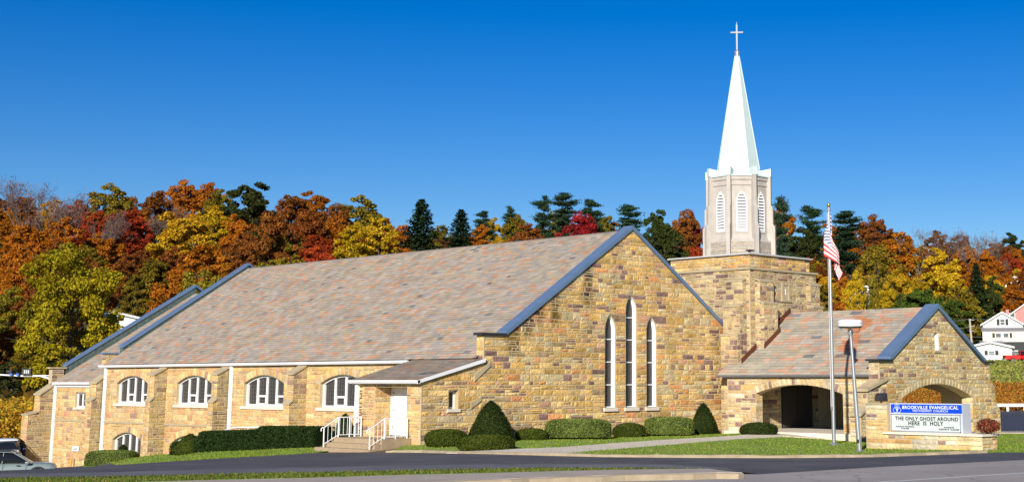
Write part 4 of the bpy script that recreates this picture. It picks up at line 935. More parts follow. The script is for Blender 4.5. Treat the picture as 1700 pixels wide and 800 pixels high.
# wall sign and hose pipe by the rear door
wsn = thing('wall_sign', 'small white notice on the stone wall at the low end of the church', 'sign', tuple(on(0, -.07, 126, 744)))
p = on(0, -.06, 126, 744)
G().box((-.09, p[1]-.42, p[2]-.16), (-.06, p[1]+.42, p[2]+.16)).ob('sign_board', WHITE, wsn)
for k in range(2): G().box((-.095, p[1]-.3+.03*k, p[2]-.08+.1*k), (-.0905, p[1]+.3-.05*k, p[2]-.04+.1*k)).ob('lettering', DARK, wsn)
p = on(0, -.25, 119, 770); zz = zg(-.25, p[1])
hp = thing('yellow_bollard', 'thin yellow pipe bollard standing by the low end of the church wall', 'bollard', (-.3, p[1], zz))
G().tube([(-.3, p[1], zz-.1), (-.3, p[1], zz+.62)], .055, 10).ob('pipe', mat('yellow_pipe_paint', (.55, .32, .05), .6), hp)
for x, y, z0, z1, sy_ in ((-3.51, 0, -3.3, .0, 1), (0, 0, .95, 2.09, 1), (15.8, -1.3, -3.2, .27, -1), (17.3, -1.66, -2.6, 6.04, 1), (15.4, -11.1, .14, .97, 1), (14.35, -11.1, -1.03, -.32, 1), (13.75, -11.1, -3.2, -1.47, 1)):
    a_ = .022; G().box((x-a_, min(y-sy_*a_, y+sy_*.04), z0), (x+.04, max(y-sy_*a_, y+sy_*.04), z1)).ob('corner_mortar', MORTAR, CH)
flush_stones(ST_ALL, 300, CH, 'stone_facing')

# ================================================================== ENTRANCE STEPS AND RAILINGS
st = thing('entrance_steps', 'tan concrete entrance steps leading up to the white side door', 'steps', (-4.6, 2.4, -3.1))
G().box((-5.1, .60, -3.4), (-3.56, 4.35, -2.44)).ob('landing', STEPC, st)
G().box((-5.46, .62, -3.4), (-5.1, 4.33, -2.645)).ob('step', STEPC, st)
G().box((-5.84, .48, -3.4), (-5.46, 4.55, -2.85)).ob('step', STEPC, st)
def railing(name, label, y, group=None):
    zt = -2.44; r = thing(name, label, 'railing', (-5.65, y, -2.85), group=group)
    a, b, c = (-5.66, y, -2.85), (-4.9, y, zt), (-3.68, y, zt)
    for p, h in ((a, .84), (b, .86), (c, .86), ((-4.3, y, zt), .86)): G().tube([p, (p[0], p[1], p[2]+h)], .028, 8).ob('post', RAILW, r)
    top = [(-5.80, y, a[2]+.70), (-5.82, y, a[2]+.78), (-5.74, y, a[2]+.85), (-5.6, y, a[2]+.88), (b[0], y, zt+.87), (c[0], y, zt+.87)]
    G().tube(top, .026, 8).ob('handrail', RAILW, r)
    G().tube([(-5.63, y, a[2]+.14), (b[0], y, zt+.10), (c[0], y, zt+.10)], .018, 6).ob('bottom_rail', RAILW, r)
    x = -5.45
    while x < -3.75:
        zb = a[2]+.14+(x+5.63)/.73*(zt+.10-a[2]-.14) if x < -4.9 else zt+.10; ztp = a[2]+.88+(x+5.6)/.7*(zt-a[2]-.01) if x < -4.9 else zt+.87
        G().tube([(x, y, zb), (x, y, ztp)], .011, 6).ob('baluster', RAILW, r); x += .205
railing('step_railing', 'white metal step railing on the hedge side of the entrance steps', 4.12)
railing('step_railing', 'white metal step railing on the lawn side of the entrance steps', .72)
hr = thing('ramp_handrail', 'white pipe handrail rising behind the long dark hedge', 'railing', (-1.6, 20, zg(-1.6, 20)))
pts = [on(0, -1.6, x, y) for x, y in ((372, 714), (388, 709.5), (412, 708.6), (444, 708.9))]
G().tube(pts, .035, 8).ob('handrail', RAILW, hr)
for p in (pts[0], pts[2], pts[3]): G().tube([(p[0], p[1], zg(p[0], p[1])-.1), tuple(p)], .03, 8).ob('post', RAILW, hr)

# ================================================================== CHURCH SIGN
SX = 7.0
def sy(px, py=720, x=SX): return on(0, x, px, py)
SY0, SY1 = sy(1438)[1], sy(1629.5)[1]; LZ = sy(1550, 718.2)[2]; TZs = sy(1455, 671)[2]; SD = 1.15
sg = thing('church_sign', 'stone sign planter with blue and white message board on the front lawn', 'sign', (SX+.5, (SY0+SY1)/2, -2.75))
SYm = sy(1474)[1]
bw = G().box((SX, SY1, -3.2), (SX+SD, SY0, LZ-.09)).box((SX, SYm, LZ-.09), (SX+.55, SY0, TZs)).ob('planter_wall', MORTAR, sg)
SGST = []
FSG = Fr((SX, 0, 0), (0, -1, 0), (-1, 0, 0))
def srt(z): return -SY1+.03 if z < LZ-.08 else -SYm
ashlar(FSG, -3.1, TZs, make_bounds(lambda z: -SY0, srt, []), bw, [((.66, .45, .20), 24), ((.66, .52, .30), 20), ((.64, .38, .16), 10), ((.62, .55, .42), 10), ((.30, .20, .18), 7)], keys=(LZ-.09,), course=.165, wmin=.4, wmax=1.0, store=SGST)
ashlar(Fr((0, SY1, 0), (1, 0, 0), (0, -1, 0)), -3.1, LZ-.09, make_bounds(lambda z: SX, lambda z: SX+SD, []), bw, PAL_P, course=.165, wmin=.35, wmax=.7, store=SGST)
flush_stones(SGST, 300, sg, 'stone_facing')
G().box((SX-.09, SY1-.09, LZ-.09), (SX+SD+.06, sy(1467)[1], LZ)).ob('ledge', WALKM, sg)
G().box((SX-.05, SYm, TZs), (SX+.6, SY0+.06, TZs+.06)).ob('coping', CUTSTONE, sg)
CX = SX+.22; CY0 = sy(1478, 700, CX)[1]; CY1 = sy(1598.5, 700, CX)[1]; CZ1 = sy(1540, 669.3, CX)[2]; CZ0 = LZ+.0
ALU = mat('pale_grey_aluminium', (.56, .60, .66), .4, metal=.2, nscale=3, namt=.08)
SBLUE = mat('sign_blue', (.005, .055, .62), .35, nscale=1, namt=.03)
SPANEL = mat('letter_track_panel', (.52, .58, .57), .5, nscale=2, namt=.06)
cab = G().box((CX, CY1, CZ0), (CX+.62, CY0, CZ1)).ob('cabinet', ALU, sg)
H = CZ1-CZ0; zs_ = CZ1-H*.375
G().box((CX-.012, CY1+.02, zs_+.05), (CX, CY0-.05, CZ1-.04)).ob('header_panel', SBLUE, cab)
G().box((CX-.010, CY1+.12, CZ0+.06), (CX, CY0-.08, zs_-.03)).ob('letter_panel', SPANEL, cab)
g = G()
for z in (zs_-.03, CZ0+.03): g.box((CX-.03, CY1+.09, z), (CX, CY0-.05, z+.03))
for y in (CY1+.09, CY0-.08): g.box((CX-.03, y, CZ0+.03), (CX, y+.03, zs_))
g.ob('panel_frame', mat('grey_door_frame', (.25, .27, .31), .4), cab)
for k in range(1, 5): z = CZ0+.06+(zs_-.09-CZ0)*k/5; G().box((CX-.013, CY1+.12, z-.004), (CX-.009, CY0-.08, z+.004)).ob('letter_track', mat('track_grey', (.42, .46, .47), .5) if 'track_grey' not in MATS else MATS['track_grey'], cab)
BLK = mat('black_letters', (.015, .015, .02), .5); WLT = mat('white_letters', (.8, .85, .9), .5)
def text(body, h, w, yc, zb, m, name='lettering', parent=cab, bold=0.0, x=CX-.0135):
    """lettering on the -X face: width w centred on yc, cap height h, baseline zb"""
    c = bpy.data.curves.new(name, 'FONT'); c.body = body; c.align_x = 'CENTER'; c.offset = bold; c.space_character = 1.1
    o = bpy.data.objects.new(name, c); COL.objects.link(o); bpy.context.view_layer.update()
    me = bpy.data.meshes.new_from_object(o.evaluated_get(bpy.context.evaluated_depsgraph_get())); bpy.data.objects.remove(o)
    P = np.array([v.co for v in me.vertices]); Fx = [tuple(p.vertices) for p in me.polygons]
    xs, ys = P[:, 0], P[:, 1]; xm = (xs.min()+xs.max())/2; kx = w/(xs.max()-xs.min()); ky = h/(ys.max()-max(0, ys.min()) if ys.min() > -.05 else ys.max())
    Vv = [(x, yc-(a-xm)*kx, zb+b*ky) for a, b in zip(xs, ys)]
    bpy.data.meshes.remove(me); return mob(name, Vv, Fx, m, parent)
def ly(px): return sy(px, 700, CX)[1]
def lz(px, py): return sy(px, py, CX)[2]
def tline(body, x0, x1, yt, yb, m, bold=.0):
    h = abs(lz((x0+x1)/2, yt)-lz((x0+x1)/2, yb)); text(body, h, abs(ly(x1)-ly(x0)), (ly(x0)+ly(x1))/2, lz((x0+x1)/2, yb), m, bold=bold)
K = 190/1689
def cx_(c): return 1470+c*K
def cy_(c): return 660+c*K
for b_, x0, x1, yt, yb, m_, bo in (("BROOKVILLE", 258, 630, 116, 163, WLT, .012), ("EVANGELICAL", 660, 1085, 118, 167, WLT, .012), ("METHODIST CHURCH", 412, 925, 176, 207, WLT, .0),
        ("THE ONLY GHOST AROUND", 148, 1078, 279, 334, BLK, .034), ("HERE  IS  HOLY", 340, 858, 344, 404, BLK, .034), ("SUNDAY SCHOOL", 152, 428, 410, 432, BLK, .045), ("9:45AM", 232, 346, 439, 460, BLK, .045), ("WORSHIP", 856, 1015, 425, 446, BLK, .045), ("9:00AM & 10:30AM", 784, 1086, 454, 478, BLK, .045)):
    tline(b_, cx_(x0), cx_(x1), cy_(yt), cy_(yb), m_, bo)
# serifs for the church name: short bars at the feet and heads of the two words
# emblem: three interlaced rings and a cross
ec = (ly(cx_(180)), lz(cx_(180), cy_(160))); er = abs(ly(cx_(245))-ly(cx_(115)))/2
def ringmesh(cy, cz, r, t):
    n = 28; Vv = []; Ff = []
    for i in range(n):
        a = 2*math.pi*i/n
        for rr in (r-t, r): Vv.append((CX-.0136, cy+rr*math.cos(a), cz+rr*math.sin(a)))
    for i in range(n): j = (i+1) % n; Ff.append((2*i, 2*i+1, 2*j+1, 2*j))
    return Vv, Ff
em = G()
for a in (90, 210, 330): em.add(*ringmesh(ec[0]+er*.42*math.cos(R_(a)), ec[1]+er*.38*math.sin(R_(a))-.01, er*.52, .012))
em.box((CX-.0138, ec[0]-.012, ec[1]-er*.55), (CX-.0126, ec[0]+.012, ec[1]+er*.6)); em.box((CX-.0138, ec[0]-er*.32, ec[1]+er*.18), (CX-.0126, ec[0]+er*.32, ec[1]+er*.24)); em.ob('emblem', WLT, cab)
# floodlight on the planter wall
p = sy(1457, 667); fl = thing('floodlight', 'black floodlight standing on the tall end of the sign wall', 'floodlight', (SX+.25, p[1], TZs+.06))
py = p[1]; G().tube([(SX+.25, py, TZs+.05), (SX+.25, py, TZs+.16)], .03, 8).ob('bracket', DARK, fl)
G().hexa([(SX+.02, py-.17, TZs+.14), (SX+.42, py-.22, TZs+.12), (SX+.42, py+.22, TZs+.12), (SX+.02, py+.17, TZs+.14), (SX+.08, py-.16, TZs+.40), (SX+.36, py-.24, TZs+.46), (SX+.36, py+.24, TZs+.46), (SX+.08, py+.16, TZs+.40)]).ob('lamp_head', DARK, fl)

# ================================================================== FLAGPOLE, FLAG, LAMP
pb = on(2, -2.66, 1384.5, 737); PBX, PBY = pb[0], pb[1]; PZ0 = zg(PBX, PBY); PZ1 = z_at(pb, 346)
fp = thing('flagpole', 'tall brushed metal flagpole with gold ball on the front lawn', 'flagpole', (PBX, PBY, PZ0))
G().tube([(PBX, PBY, PZ0-.1), (PBX, PBY, PZ0+2), (PBX, PBY, PZ1)], [.085, .08, .05], 14).ob('pole', STEEL, fp)
G().lathe((PBX, PBY, PZ0-.02), [(.26, 0), (.26, .03), (.13, .09), (.10, .12)], 18).ob('base_collar', STEEL, fp)
G().lathe((PBX, PBY, PZ1), [(.05, -.12), (.09, -.10), (.09, .02), (.05, .05), (.03, .08)], 12).ob('truck', STEEL, fp)
n = 10; prof = [(max(.004, .085*math.sin(math.pi*i/n)), .15-.085*math.cos(math.pi*i/n)) for i in range(n+1)]
G().lathe((PBX, PBY, PZ1), prof, 14).ob('gold_ball', mat('gold_ball', (.45, .30, .06), .3, metal=.8), fp)
G().tube([(PBX-.09*RT[0], PBY-.09*RT[1], PZ0+1.5), (PBX-.07*RT[0], PBY-.07*RT[1], PZ1-.2)], .008, 5).ob('halyard', WHITE, fp)
G().box((PBX-.13, PBY-.04, PZ0+1.45), (PBX-.07, PBY+.04, PZ0+1.6)).ob('cleat', STEEL, fp)
def flag():
    nu, nv = 70, 40; Lf, Hf = 2.75, 1.75; zt = z_at(pb, 352); V = []; UV = []
    for j in range(nv+1):
        v = j/nv
        for i in range(nu+1):
            u = i/nu
            xa = np.interp(u, [0, .06, .22, .5, .62, .72, .85, 1], [.06, .02, -.24, .16, .30, .12, .34, .22])
            dp = np.interp(u, [0, .06, .22, .5, .62, .72, .85, 1], [0, .10, -.02, -.16, -.02, .10, -.04, .08])
            gath = np.interp(v, [0, .25, 1], [.45, .85, 1.15])           # gathered at the top corner
            drop = np.interp(u, [0, .1, .3, .6, 1], [0, .25, .70, 1.45, 2.5])*(1-.12*v)
            xw = xa*1.25*gath+.05+.02*math.sin(9*u+6*v)
            yw = (dp+.03*math.sin(14*u+5*v))*gath
            z = zt-v*Hf*(.95-.45*min(1, u*1.2))-drop-.02*math.sin(7*v+5*u)
            V.append((PBX+RT[0]*xw+FH[0]*yw, PBY+RT[1]*xw+FH[1]*yw, z)); UV.append((u, v))
    Ff = [(j*(nu+1)+i, j*(nu+1)+i+1, (j+1)*(nu+1)+i+1, (j+1)*(nu+1)+i) for j in range(nv) for i in range(nu)]
    cols = []
    for u, v in UV: cols.append((u, v, 0))
    m, t, b = newmat('flag_cloth')
    a = t.nodes.new('ShaderNodeAttribute'); a.attribute_name = 'Col'; sx = t.nodes.new('ShaderNodeSeparateXYZ'); t.links.new(a.outputs['Vector'], sx.inputs[0])
    def mth(op, x, y=None, z=None):
        n_ = t.nodes.new('ShaderNodeMath'); n_.operation = op
        for k, val in enumerate((x, y, z)):
            if val is None: continue
            if isinstance(val, (int, float)): n_.inputs[k].default_value = val
            else: t.links.new(val, n_.inputs[k])
        return n_.outputs[0]
    U, Vv = sx.outputs[0], sx.outputs[1]
    stripe = mth('LESS_THAN', mth('MODULO', mth('MULTIPLY', Vv, 6.5), 1.0), .5)
    canton = mth('MULTIPLY', mth('LESS_THAN', U, .4), mth('LESS_THAN', Vv, 7/13))
    def dots(ou, ov, nx_, ny_):
        a_ = mth('SUBTRACT', mth('FRACT', mth('ADD', mth('MULTIPLY', U, nx_/.4), ou)), .5); b_ = mth('SUBTRACT', mth('FRACT', mth('ADD', mth('MULTIPLY', Vv, ny_/(7/13)), ov)), .5)
        return mth('LESS_THAN', mth('ADD', mth('MULTIPLY', a_, a_), mth('MULTIPLY', b_, b_)), .065)
    star = mth('MAXIMUM', dots(0, 0, 6, 5), dots(.5, .5, 6, 5))
    m1 = t.nodes.new('ShaderNodeMix'); m1.data_type = 'RGBA'; m1.inputs[6].default_value = (.78, .77, .76, 1); m1.inputs[7].default_value = (.56, .035, .04, 1); t.links.new(stripe, m1.inputs[0])
    m2 = t.nodes.new('ShaderNodeMix'); m2.data_type = 'RGBA'; m2.inputs[6].default_value = (.035, .05, .20, 1); m2.inputs[7].default_value = (.75, .75, .78, 1); t.links.new(star, m2.inputs[0])
    m3 = t.nodes.new('ShaderNodeMix'); m3.data_type = 'RGBA'; t.links.new(canton, m3.inputs[0]); t.links.new(m1.outputs[2], m3.inputs[6]); t.links.new(m2.outputs[2], m3.inputs[7])
    t.links.new(m3.outputs[2], b.inputs['Base Color']); b.inputs['Roughness'].default_value = .8
    o = mob('flag', V, Ff, m, None, cols=cols, smooth=True)
    tag(o, 'limp red, white and blue striped flag with stars hanging from the flagpole', 'flag')
flag()
lb = gp(1427, 749); LBZ = zg(lb[0], lb[1])
lt = at_q(1411.5, (lb-CAM)@FH, 547); LTZ = z_at(lt, 548)
lp = thing('lamp_post', 'leaning grey lamp post with white drum-shaped head beside the sign', 'lamp post', (lb[0], lb[1], LBZ))
base = np.array([lb[0], lb[1], LBZ]); top = np.array([lt[0], lt[1], LTZ]); dv_ = (top-base)/np.linalg.norm(top-base)
G().tube([base-dv_*.1, base+dv_*1.6, top], [.095, .085, .055], 14).ob('pole', STEEL, lp)
G().lathe((lb[0], lb[1], LBZ-.02), [(.20, 0), (.20, .03), (.11, .08)], 16).ob('base_plate', STEEL, lp)
G().box((lb[0]-.12, lb[1]-.05, LBZ+.32), (lb[0]-.08, lb[1]+.05, LBZ+.46)).ob('access_cover', DARK, lp)
G().lathe(tuple(top), [(.06, -.22), (.10, -.20), (.11, -.02), (.08, 0)], 12).ob('neck', STEEL, lp)
for k in range(4):
    a = R_(45+90*k); c, s = math.cos(a), math.sin(a)
    G().tube([top+np.array([c*.08, s*.08, -.08]), top+np.array([c*.30, s*.30, -.06]), top+np.array([c*.36, s*.36, 0]), top+np.array([c*.36, s*.36, .14])], .016, 6).ob('bracket', STEEL, lp)
G().lathe((top[0], top[1], top[2]+.12), [(.02, 0), (.40, .0), (.47, .02), (.488, .05), (.488, .11), (.455, .12), (.455, .14), (.485, .15), (.48, .23), (.44, .27), (.30, .29), (.02, .30)], 32).ob('lamp_head', WHITE, lp)
G().lathe((top[0], top[1], top[2]+.09), [(.02, 0), (.44, .0), (.44, .03), (.02, .035)], 28).ob('lens', DARK, lp)

# ================================================================== CLIPPED SHRUBS
def shrub_mesh(shape, sx_, sy_, h, nl, leaf, seed, dark=.55):
    rnd = np.random.RandomState(seed); V = []; Fc = []; C = []
    def surf(u, v):                                   # u azimuth, v 0 top .. 1 bottom
        if shape == 'cone':
            r = (v**.62)*(1-.25*max(0, v-.8)/.2) if v > 0 else 0; z = h*(1-v)
        elif shape == 'box':
            k = 4.5; ph = v*math.pi*.62; r0 = math.sin(ph); z0 = math.cos(ph); nn = (abs(r0)**k+abs(z0)**k)**(-1/k); r, z = r0*nn, z0*nn
            a, b = math.cos(u), math.sin(u); m_ = (abs(a)**k+abs(b)**k)**(-1/k); r *= m_; z = max(0, h*(.40+.60*z)); return np.array([sx_*r*math.cos(u), sy_*r*math.sin(u), z])
        else:
            ph = v*math.pi*.74; k = 2.5; r0 = math.sin(ph); z0 = math.cos(ph); nn = (abs(r0)**k+abs(z0)**k)**(-1/k); r, z0 = r0*nn, z0*nn; z = h*(.42+.58*z0); z = max(0, z)
        lump = 1+.035*math.sin(3*u+seed)+.03*math.sin(5*u+7*v+seed*2)+.02*math.sin(11*u-9*v)
        return np.array([sx_*r*math.cos(u)*lump, sy_*r*math.sin(u)*lump, z*(1+.02*math.sin(4*u+seed))])
    nu, nv = 30, 16
    for j in range(nv+1):
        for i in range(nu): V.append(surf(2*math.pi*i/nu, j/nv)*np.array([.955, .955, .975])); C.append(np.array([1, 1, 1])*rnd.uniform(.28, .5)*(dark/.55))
    for j in range(nv):
        for i in range(nu): Fc.append((j*nu+i, j*nu+(i+1) % nu, (j+1)*nu+(i+1) % nu, (j+1)*nu+i))
    ctr = np.array([0, 0, h*.4])
    ph_ = rnd.uniform(0, 6, 3)
    for k in range(nl):
        u = rnd.uniform(0, 2*math.pi); v = math.sqrt(rnd.uniform(0, 1)) if shape == 'cone' else rnd.uniform(0, 1)**.8
        p = surf(u, v); nn = p-ctr; nn /= np.linalg.norm(nn)+1e-6
        p = p+nn*rnd.uniform(-.05, .025)
        d1 = rnd.normal(size=3); d1 -= nn*(d1@nn)*.6; d1 /= np.linalg.norm(d1); d2 = np.cross(nn+rnd.normal(size=3)*.5, d1); d2 /= np.linalg.norm(d2)+1e-6
        s = leaf*rnd.uniform(.6, 1.4); b = len(V)
        V += [p-d1*s, p-d2*s*.6, p+d1*s, p+d2*s*.6]; Fc.append((b, b+1, b+2, b+3))
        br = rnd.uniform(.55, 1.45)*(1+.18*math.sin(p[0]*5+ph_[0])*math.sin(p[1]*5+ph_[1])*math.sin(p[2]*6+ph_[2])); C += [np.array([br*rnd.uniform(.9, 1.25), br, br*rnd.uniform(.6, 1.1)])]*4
    return meshdata('shrub_foliage', V, Fc, SHRUB, C)
def shrub(name, label, cx, base, w, h, d, shape, col, nl=5200, leaf=.035, seed=1, cat='shrub', rot=0.0, group=None):
    z = zg(base[0], base[1])-.04
    o = thing(name, label, cat, (base[0], base[1], z), rot, group)
    me = shrub_mesh(shape, w/2, d/2, h, nl, leaf, seed)
    f = bpy.data.objects.new('foliage', me); COL.objects.link(f); f.parent = o; f.color = (*col, 1)
    G().tube([(0, 0, -.12), (.02, 0, h*.5)], [.06, .03], 7).ob('stem', BARK, o, local=True)
def on_wall_row(px, Y): return on(1, Y, px, 700)
def pxm(p, npx): return npx/F_PX*((p-CAM)@FW)
DG = (.050, .070, .014); DK = (.030, .046, .014); LG = (.12, .165, .045); HG = (.020, .038, .012)
YR = YAW-math.pi/2
def rowshrub(label, px, wpx, ytop, Y, shape, col, seed, name='round_shrub', X=None, fat=1.0, leaf=.035, nl=5200):
    p = on_wall_row(px, Y) if X is None else on(0, X, px, 700)
    z0 = zg(p[0], p[1]); h = z_at(p, ytop)-z0; w = pxm(p, wpx)
    shrub(name, label, px, p, w, h, w*fat, shape, col, seed=seed, rot=YR, leaf=leaf, nl=nl)
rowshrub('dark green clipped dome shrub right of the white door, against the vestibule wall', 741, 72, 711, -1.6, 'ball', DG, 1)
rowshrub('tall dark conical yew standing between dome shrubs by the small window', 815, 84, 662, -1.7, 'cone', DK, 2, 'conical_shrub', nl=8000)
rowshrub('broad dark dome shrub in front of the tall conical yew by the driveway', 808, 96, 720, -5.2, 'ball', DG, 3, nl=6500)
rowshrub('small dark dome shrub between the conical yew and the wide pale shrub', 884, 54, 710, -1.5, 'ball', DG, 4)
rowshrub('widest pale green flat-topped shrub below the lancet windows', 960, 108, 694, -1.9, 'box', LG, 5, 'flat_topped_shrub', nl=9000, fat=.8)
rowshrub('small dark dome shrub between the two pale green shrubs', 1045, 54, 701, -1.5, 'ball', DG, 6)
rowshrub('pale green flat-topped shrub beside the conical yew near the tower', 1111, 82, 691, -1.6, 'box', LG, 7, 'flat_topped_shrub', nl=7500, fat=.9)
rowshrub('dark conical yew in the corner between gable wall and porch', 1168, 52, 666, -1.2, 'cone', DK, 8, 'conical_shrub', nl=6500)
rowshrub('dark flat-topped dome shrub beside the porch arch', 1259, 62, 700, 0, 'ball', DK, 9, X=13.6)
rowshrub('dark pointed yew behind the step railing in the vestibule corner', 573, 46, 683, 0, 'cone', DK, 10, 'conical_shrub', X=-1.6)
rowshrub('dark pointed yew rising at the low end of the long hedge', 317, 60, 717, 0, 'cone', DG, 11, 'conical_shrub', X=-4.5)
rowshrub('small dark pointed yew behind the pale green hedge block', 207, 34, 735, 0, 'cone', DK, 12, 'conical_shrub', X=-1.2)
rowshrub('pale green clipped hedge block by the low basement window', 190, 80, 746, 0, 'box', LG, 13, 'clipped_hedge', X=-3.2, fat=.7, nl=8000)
# long dark hedge in three stepped lengths, one plant mass
def hedge(label, secs, X, wd):
    V = []; Fc = []; C = []; rnd = np.random.RandomState(5)
    y_all = [on(0, X, s_[0], 720)[1] for s_ in secs]+[on(0, X, secs[-1][1], 720)[1]]
    root = thing('long_hedge', label, 'hedge', (X, float(np.mean(y_all)), zg(X, float(np.mean(y_all)))))
    for (xa, xb, ya, yb) in secs:
        A = on(0, X, xa, 720); B = on(0, X, xb, 720); n = 26; ring = 14; st_ = len(V)
        for i in range(n+1):
            y = A[1]+(B[1]-A[1])*i/n; zt = z_at((X, y, 0), ya+(yb-ya)*i/n); z0 = zg(X, y)-.1; e = 1-.12*max(0, abs(i/n-.5)*2-.9)/.1
            for k in range(ring):
                a = math.pi*k/(ring-1); cx, cz = math.cos(a), math.sin(a); q = (abs(cx)**5+abs(cz)**5)**(-1/5)
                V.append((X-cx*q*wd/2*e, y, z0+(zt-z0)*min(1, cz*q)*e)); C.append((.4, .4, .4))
        for i in range(n):
            for k in range(ring-1): a = st_+i*ring+k; Fc.append((a, a+1, a+ring+1, a+ring))
        Fc.append(tuple(st_+k for k in range(ring))); Fc.append(tuple(st_+n*ring+k for k in range(ring)))
        L = abs(B[1]-A[1])
        for kk in range(int(L*1900)):
            i = rnd.uniform(0, 1); y = A[1]+(B[1]-A[1])*i; zt = z_at((X, y, 0), ya+(yb-ya)*i) if kk % 40 == 0 or kk < 2 else None
            if zt is None: zt = ztl[0]+(ztl[1]-ztl[0])*i
            else: ztl = (z_at((X, A[1], 0), ya), z_at((X, B[1], 0), yb)); zt = ztl[0]+(ztl[1]-ztl[0])*i
            z0l = z0a = None
            a = math.pi*rnd.uniform(0, .72) if rnd.rand() < .93 else math.pi*rnd.uniform(0, 1); cx, cz = math.cos(a), math.sin(a); q = (abs(cx)**5+abs(cz)**5)**(-1/5)
            gz = hg[0]+(hg[1]-hg[0])*i if kk else zg(X, y)
            if kk == 0: hg = (zg(X, A[1]), zg(X, B[1])); gz = hg[0]+(hg[1]-hg[0])*i
            p = np.array([X-cx*q*wd/2*(1+rnd.uniform(-.05, .05)), y, gz+(zt-gz)*min(1, cz*q)*(1+rnd.uniform(-.04, .03))])
            d1 = rnd.normal(size=3); d1 /= np.linalg.norm(d1); d2 = np.cross(d1, rnd.normal(size=3)); d2 /= np.linalg.norm(d2); s = .05*rnd.uniform(.6, 1.4); b = len(V)
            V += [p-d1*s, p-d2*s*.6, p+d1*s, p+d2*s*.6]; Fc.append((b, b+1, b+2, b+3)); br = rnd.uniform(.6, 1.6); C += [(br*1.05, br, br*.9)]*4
    me = meshdata('hedge_foliage', V, Fc, SHRUB, C); f = bpy.data.objects.new('foliage', me); COL.objects.link(f); attach(f, root); f.color = (*HG, 1)
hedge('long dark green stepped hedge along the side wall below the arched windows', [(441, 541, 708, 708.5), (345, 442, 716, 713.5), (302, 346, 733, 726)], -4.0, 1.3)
# red shrub in the sign planter
p = np.array([SX+.55, sy(1628, 700)[1], LZ]); rnd = np.random.RandomState(3); V = []; Fc = []; C = []
rs = thing('red_shrub', 'small dark red leafy shrub on the ledge at the end of the sign', 'shrub', tuple(p))
for k in range(1400):
    d = rnd.normal(size=3); d /= np.linalg.norm(d); r = rnd.uniform(.4, 1)**.5; q = p+np.array([d[0]*.40*r, d[1]*.50*r, .30+d[2]*.30*r]); q[2] = max(LZ+.01, q[2])
    a = rnd.normal(size=3); a /= np.linalg.norm(a); b2 = np.cross(a, d); b2 /= np.linalg.norm(b2)+1e-6; s = rnd.uniform(.02, .05); b = len(V); V += [q-a*s, q-b2*s*.6, q+a*s, q+b2*s*.6]; Fc.append((b, b+1, b+2, b+3)); br = rnd.uniform(.5, 1.6); C += [(br, br, br)]*4
f = mob('foliage', V, Fc, SHRUB, rs, cols=C); f.color = (.16, .035, .02, 1)
g = G()
for k in range(7): a = rnd.uniform(0, 6.28); g.tube([p+np.array([.04*math.cos(a), .04*math.sin(a), -.02]), p+np.array([.3*math.cos(a), .3*math.sin(a), .45])], [.012, .005], 5)
g.ob('stems', BARK, rs)

# ================================================================== TREES
def add_leaf(V, Fc, C, p, n, s, asp, br, rnd):
    d1 = rnd.normal(size=3); d1 -= n*(d1@n)*.7; d1 /= np.linalg.norm(d1)+1e-9; d2 = np.cross(n, d1); d2 /= np.linalg.norm(d2)+1e-9
    b = len(V); V += [p-d1*s, p-d2*s*asp, p+d1*s, p+d2*s*asp]; Fc.append((b, b+1, b+2, b+3)); C += [br]*4
def leaf_batch(P, N, S, asp, BR):
    """vectorised leaf quads"""
    k = len(P); d1 = np.random.normal(size=(k, 3)); d1 -= N*(d1*N).sum(1)[:, None]*.7; d1 /= np.linalg.norm(d1, axis=1)[:, None]
    d2 = np.cross(N, d1); d2 /= np.linalg.norm(d2, axis=1)[:, None]+1e-9
    V = np.stack([P-d1*S[:, None], P-d2*(S*asp)[:, None], P+d1*S[:, None], P+d2*(S*asp)[:, None]], 1).reshape(-1, 3)
    Fc = [(4*i, 4*i+1, 4*i+2, 4*i+3) for i in range(k)]; return V, Fc, np.repeat(BR, 4, 0)
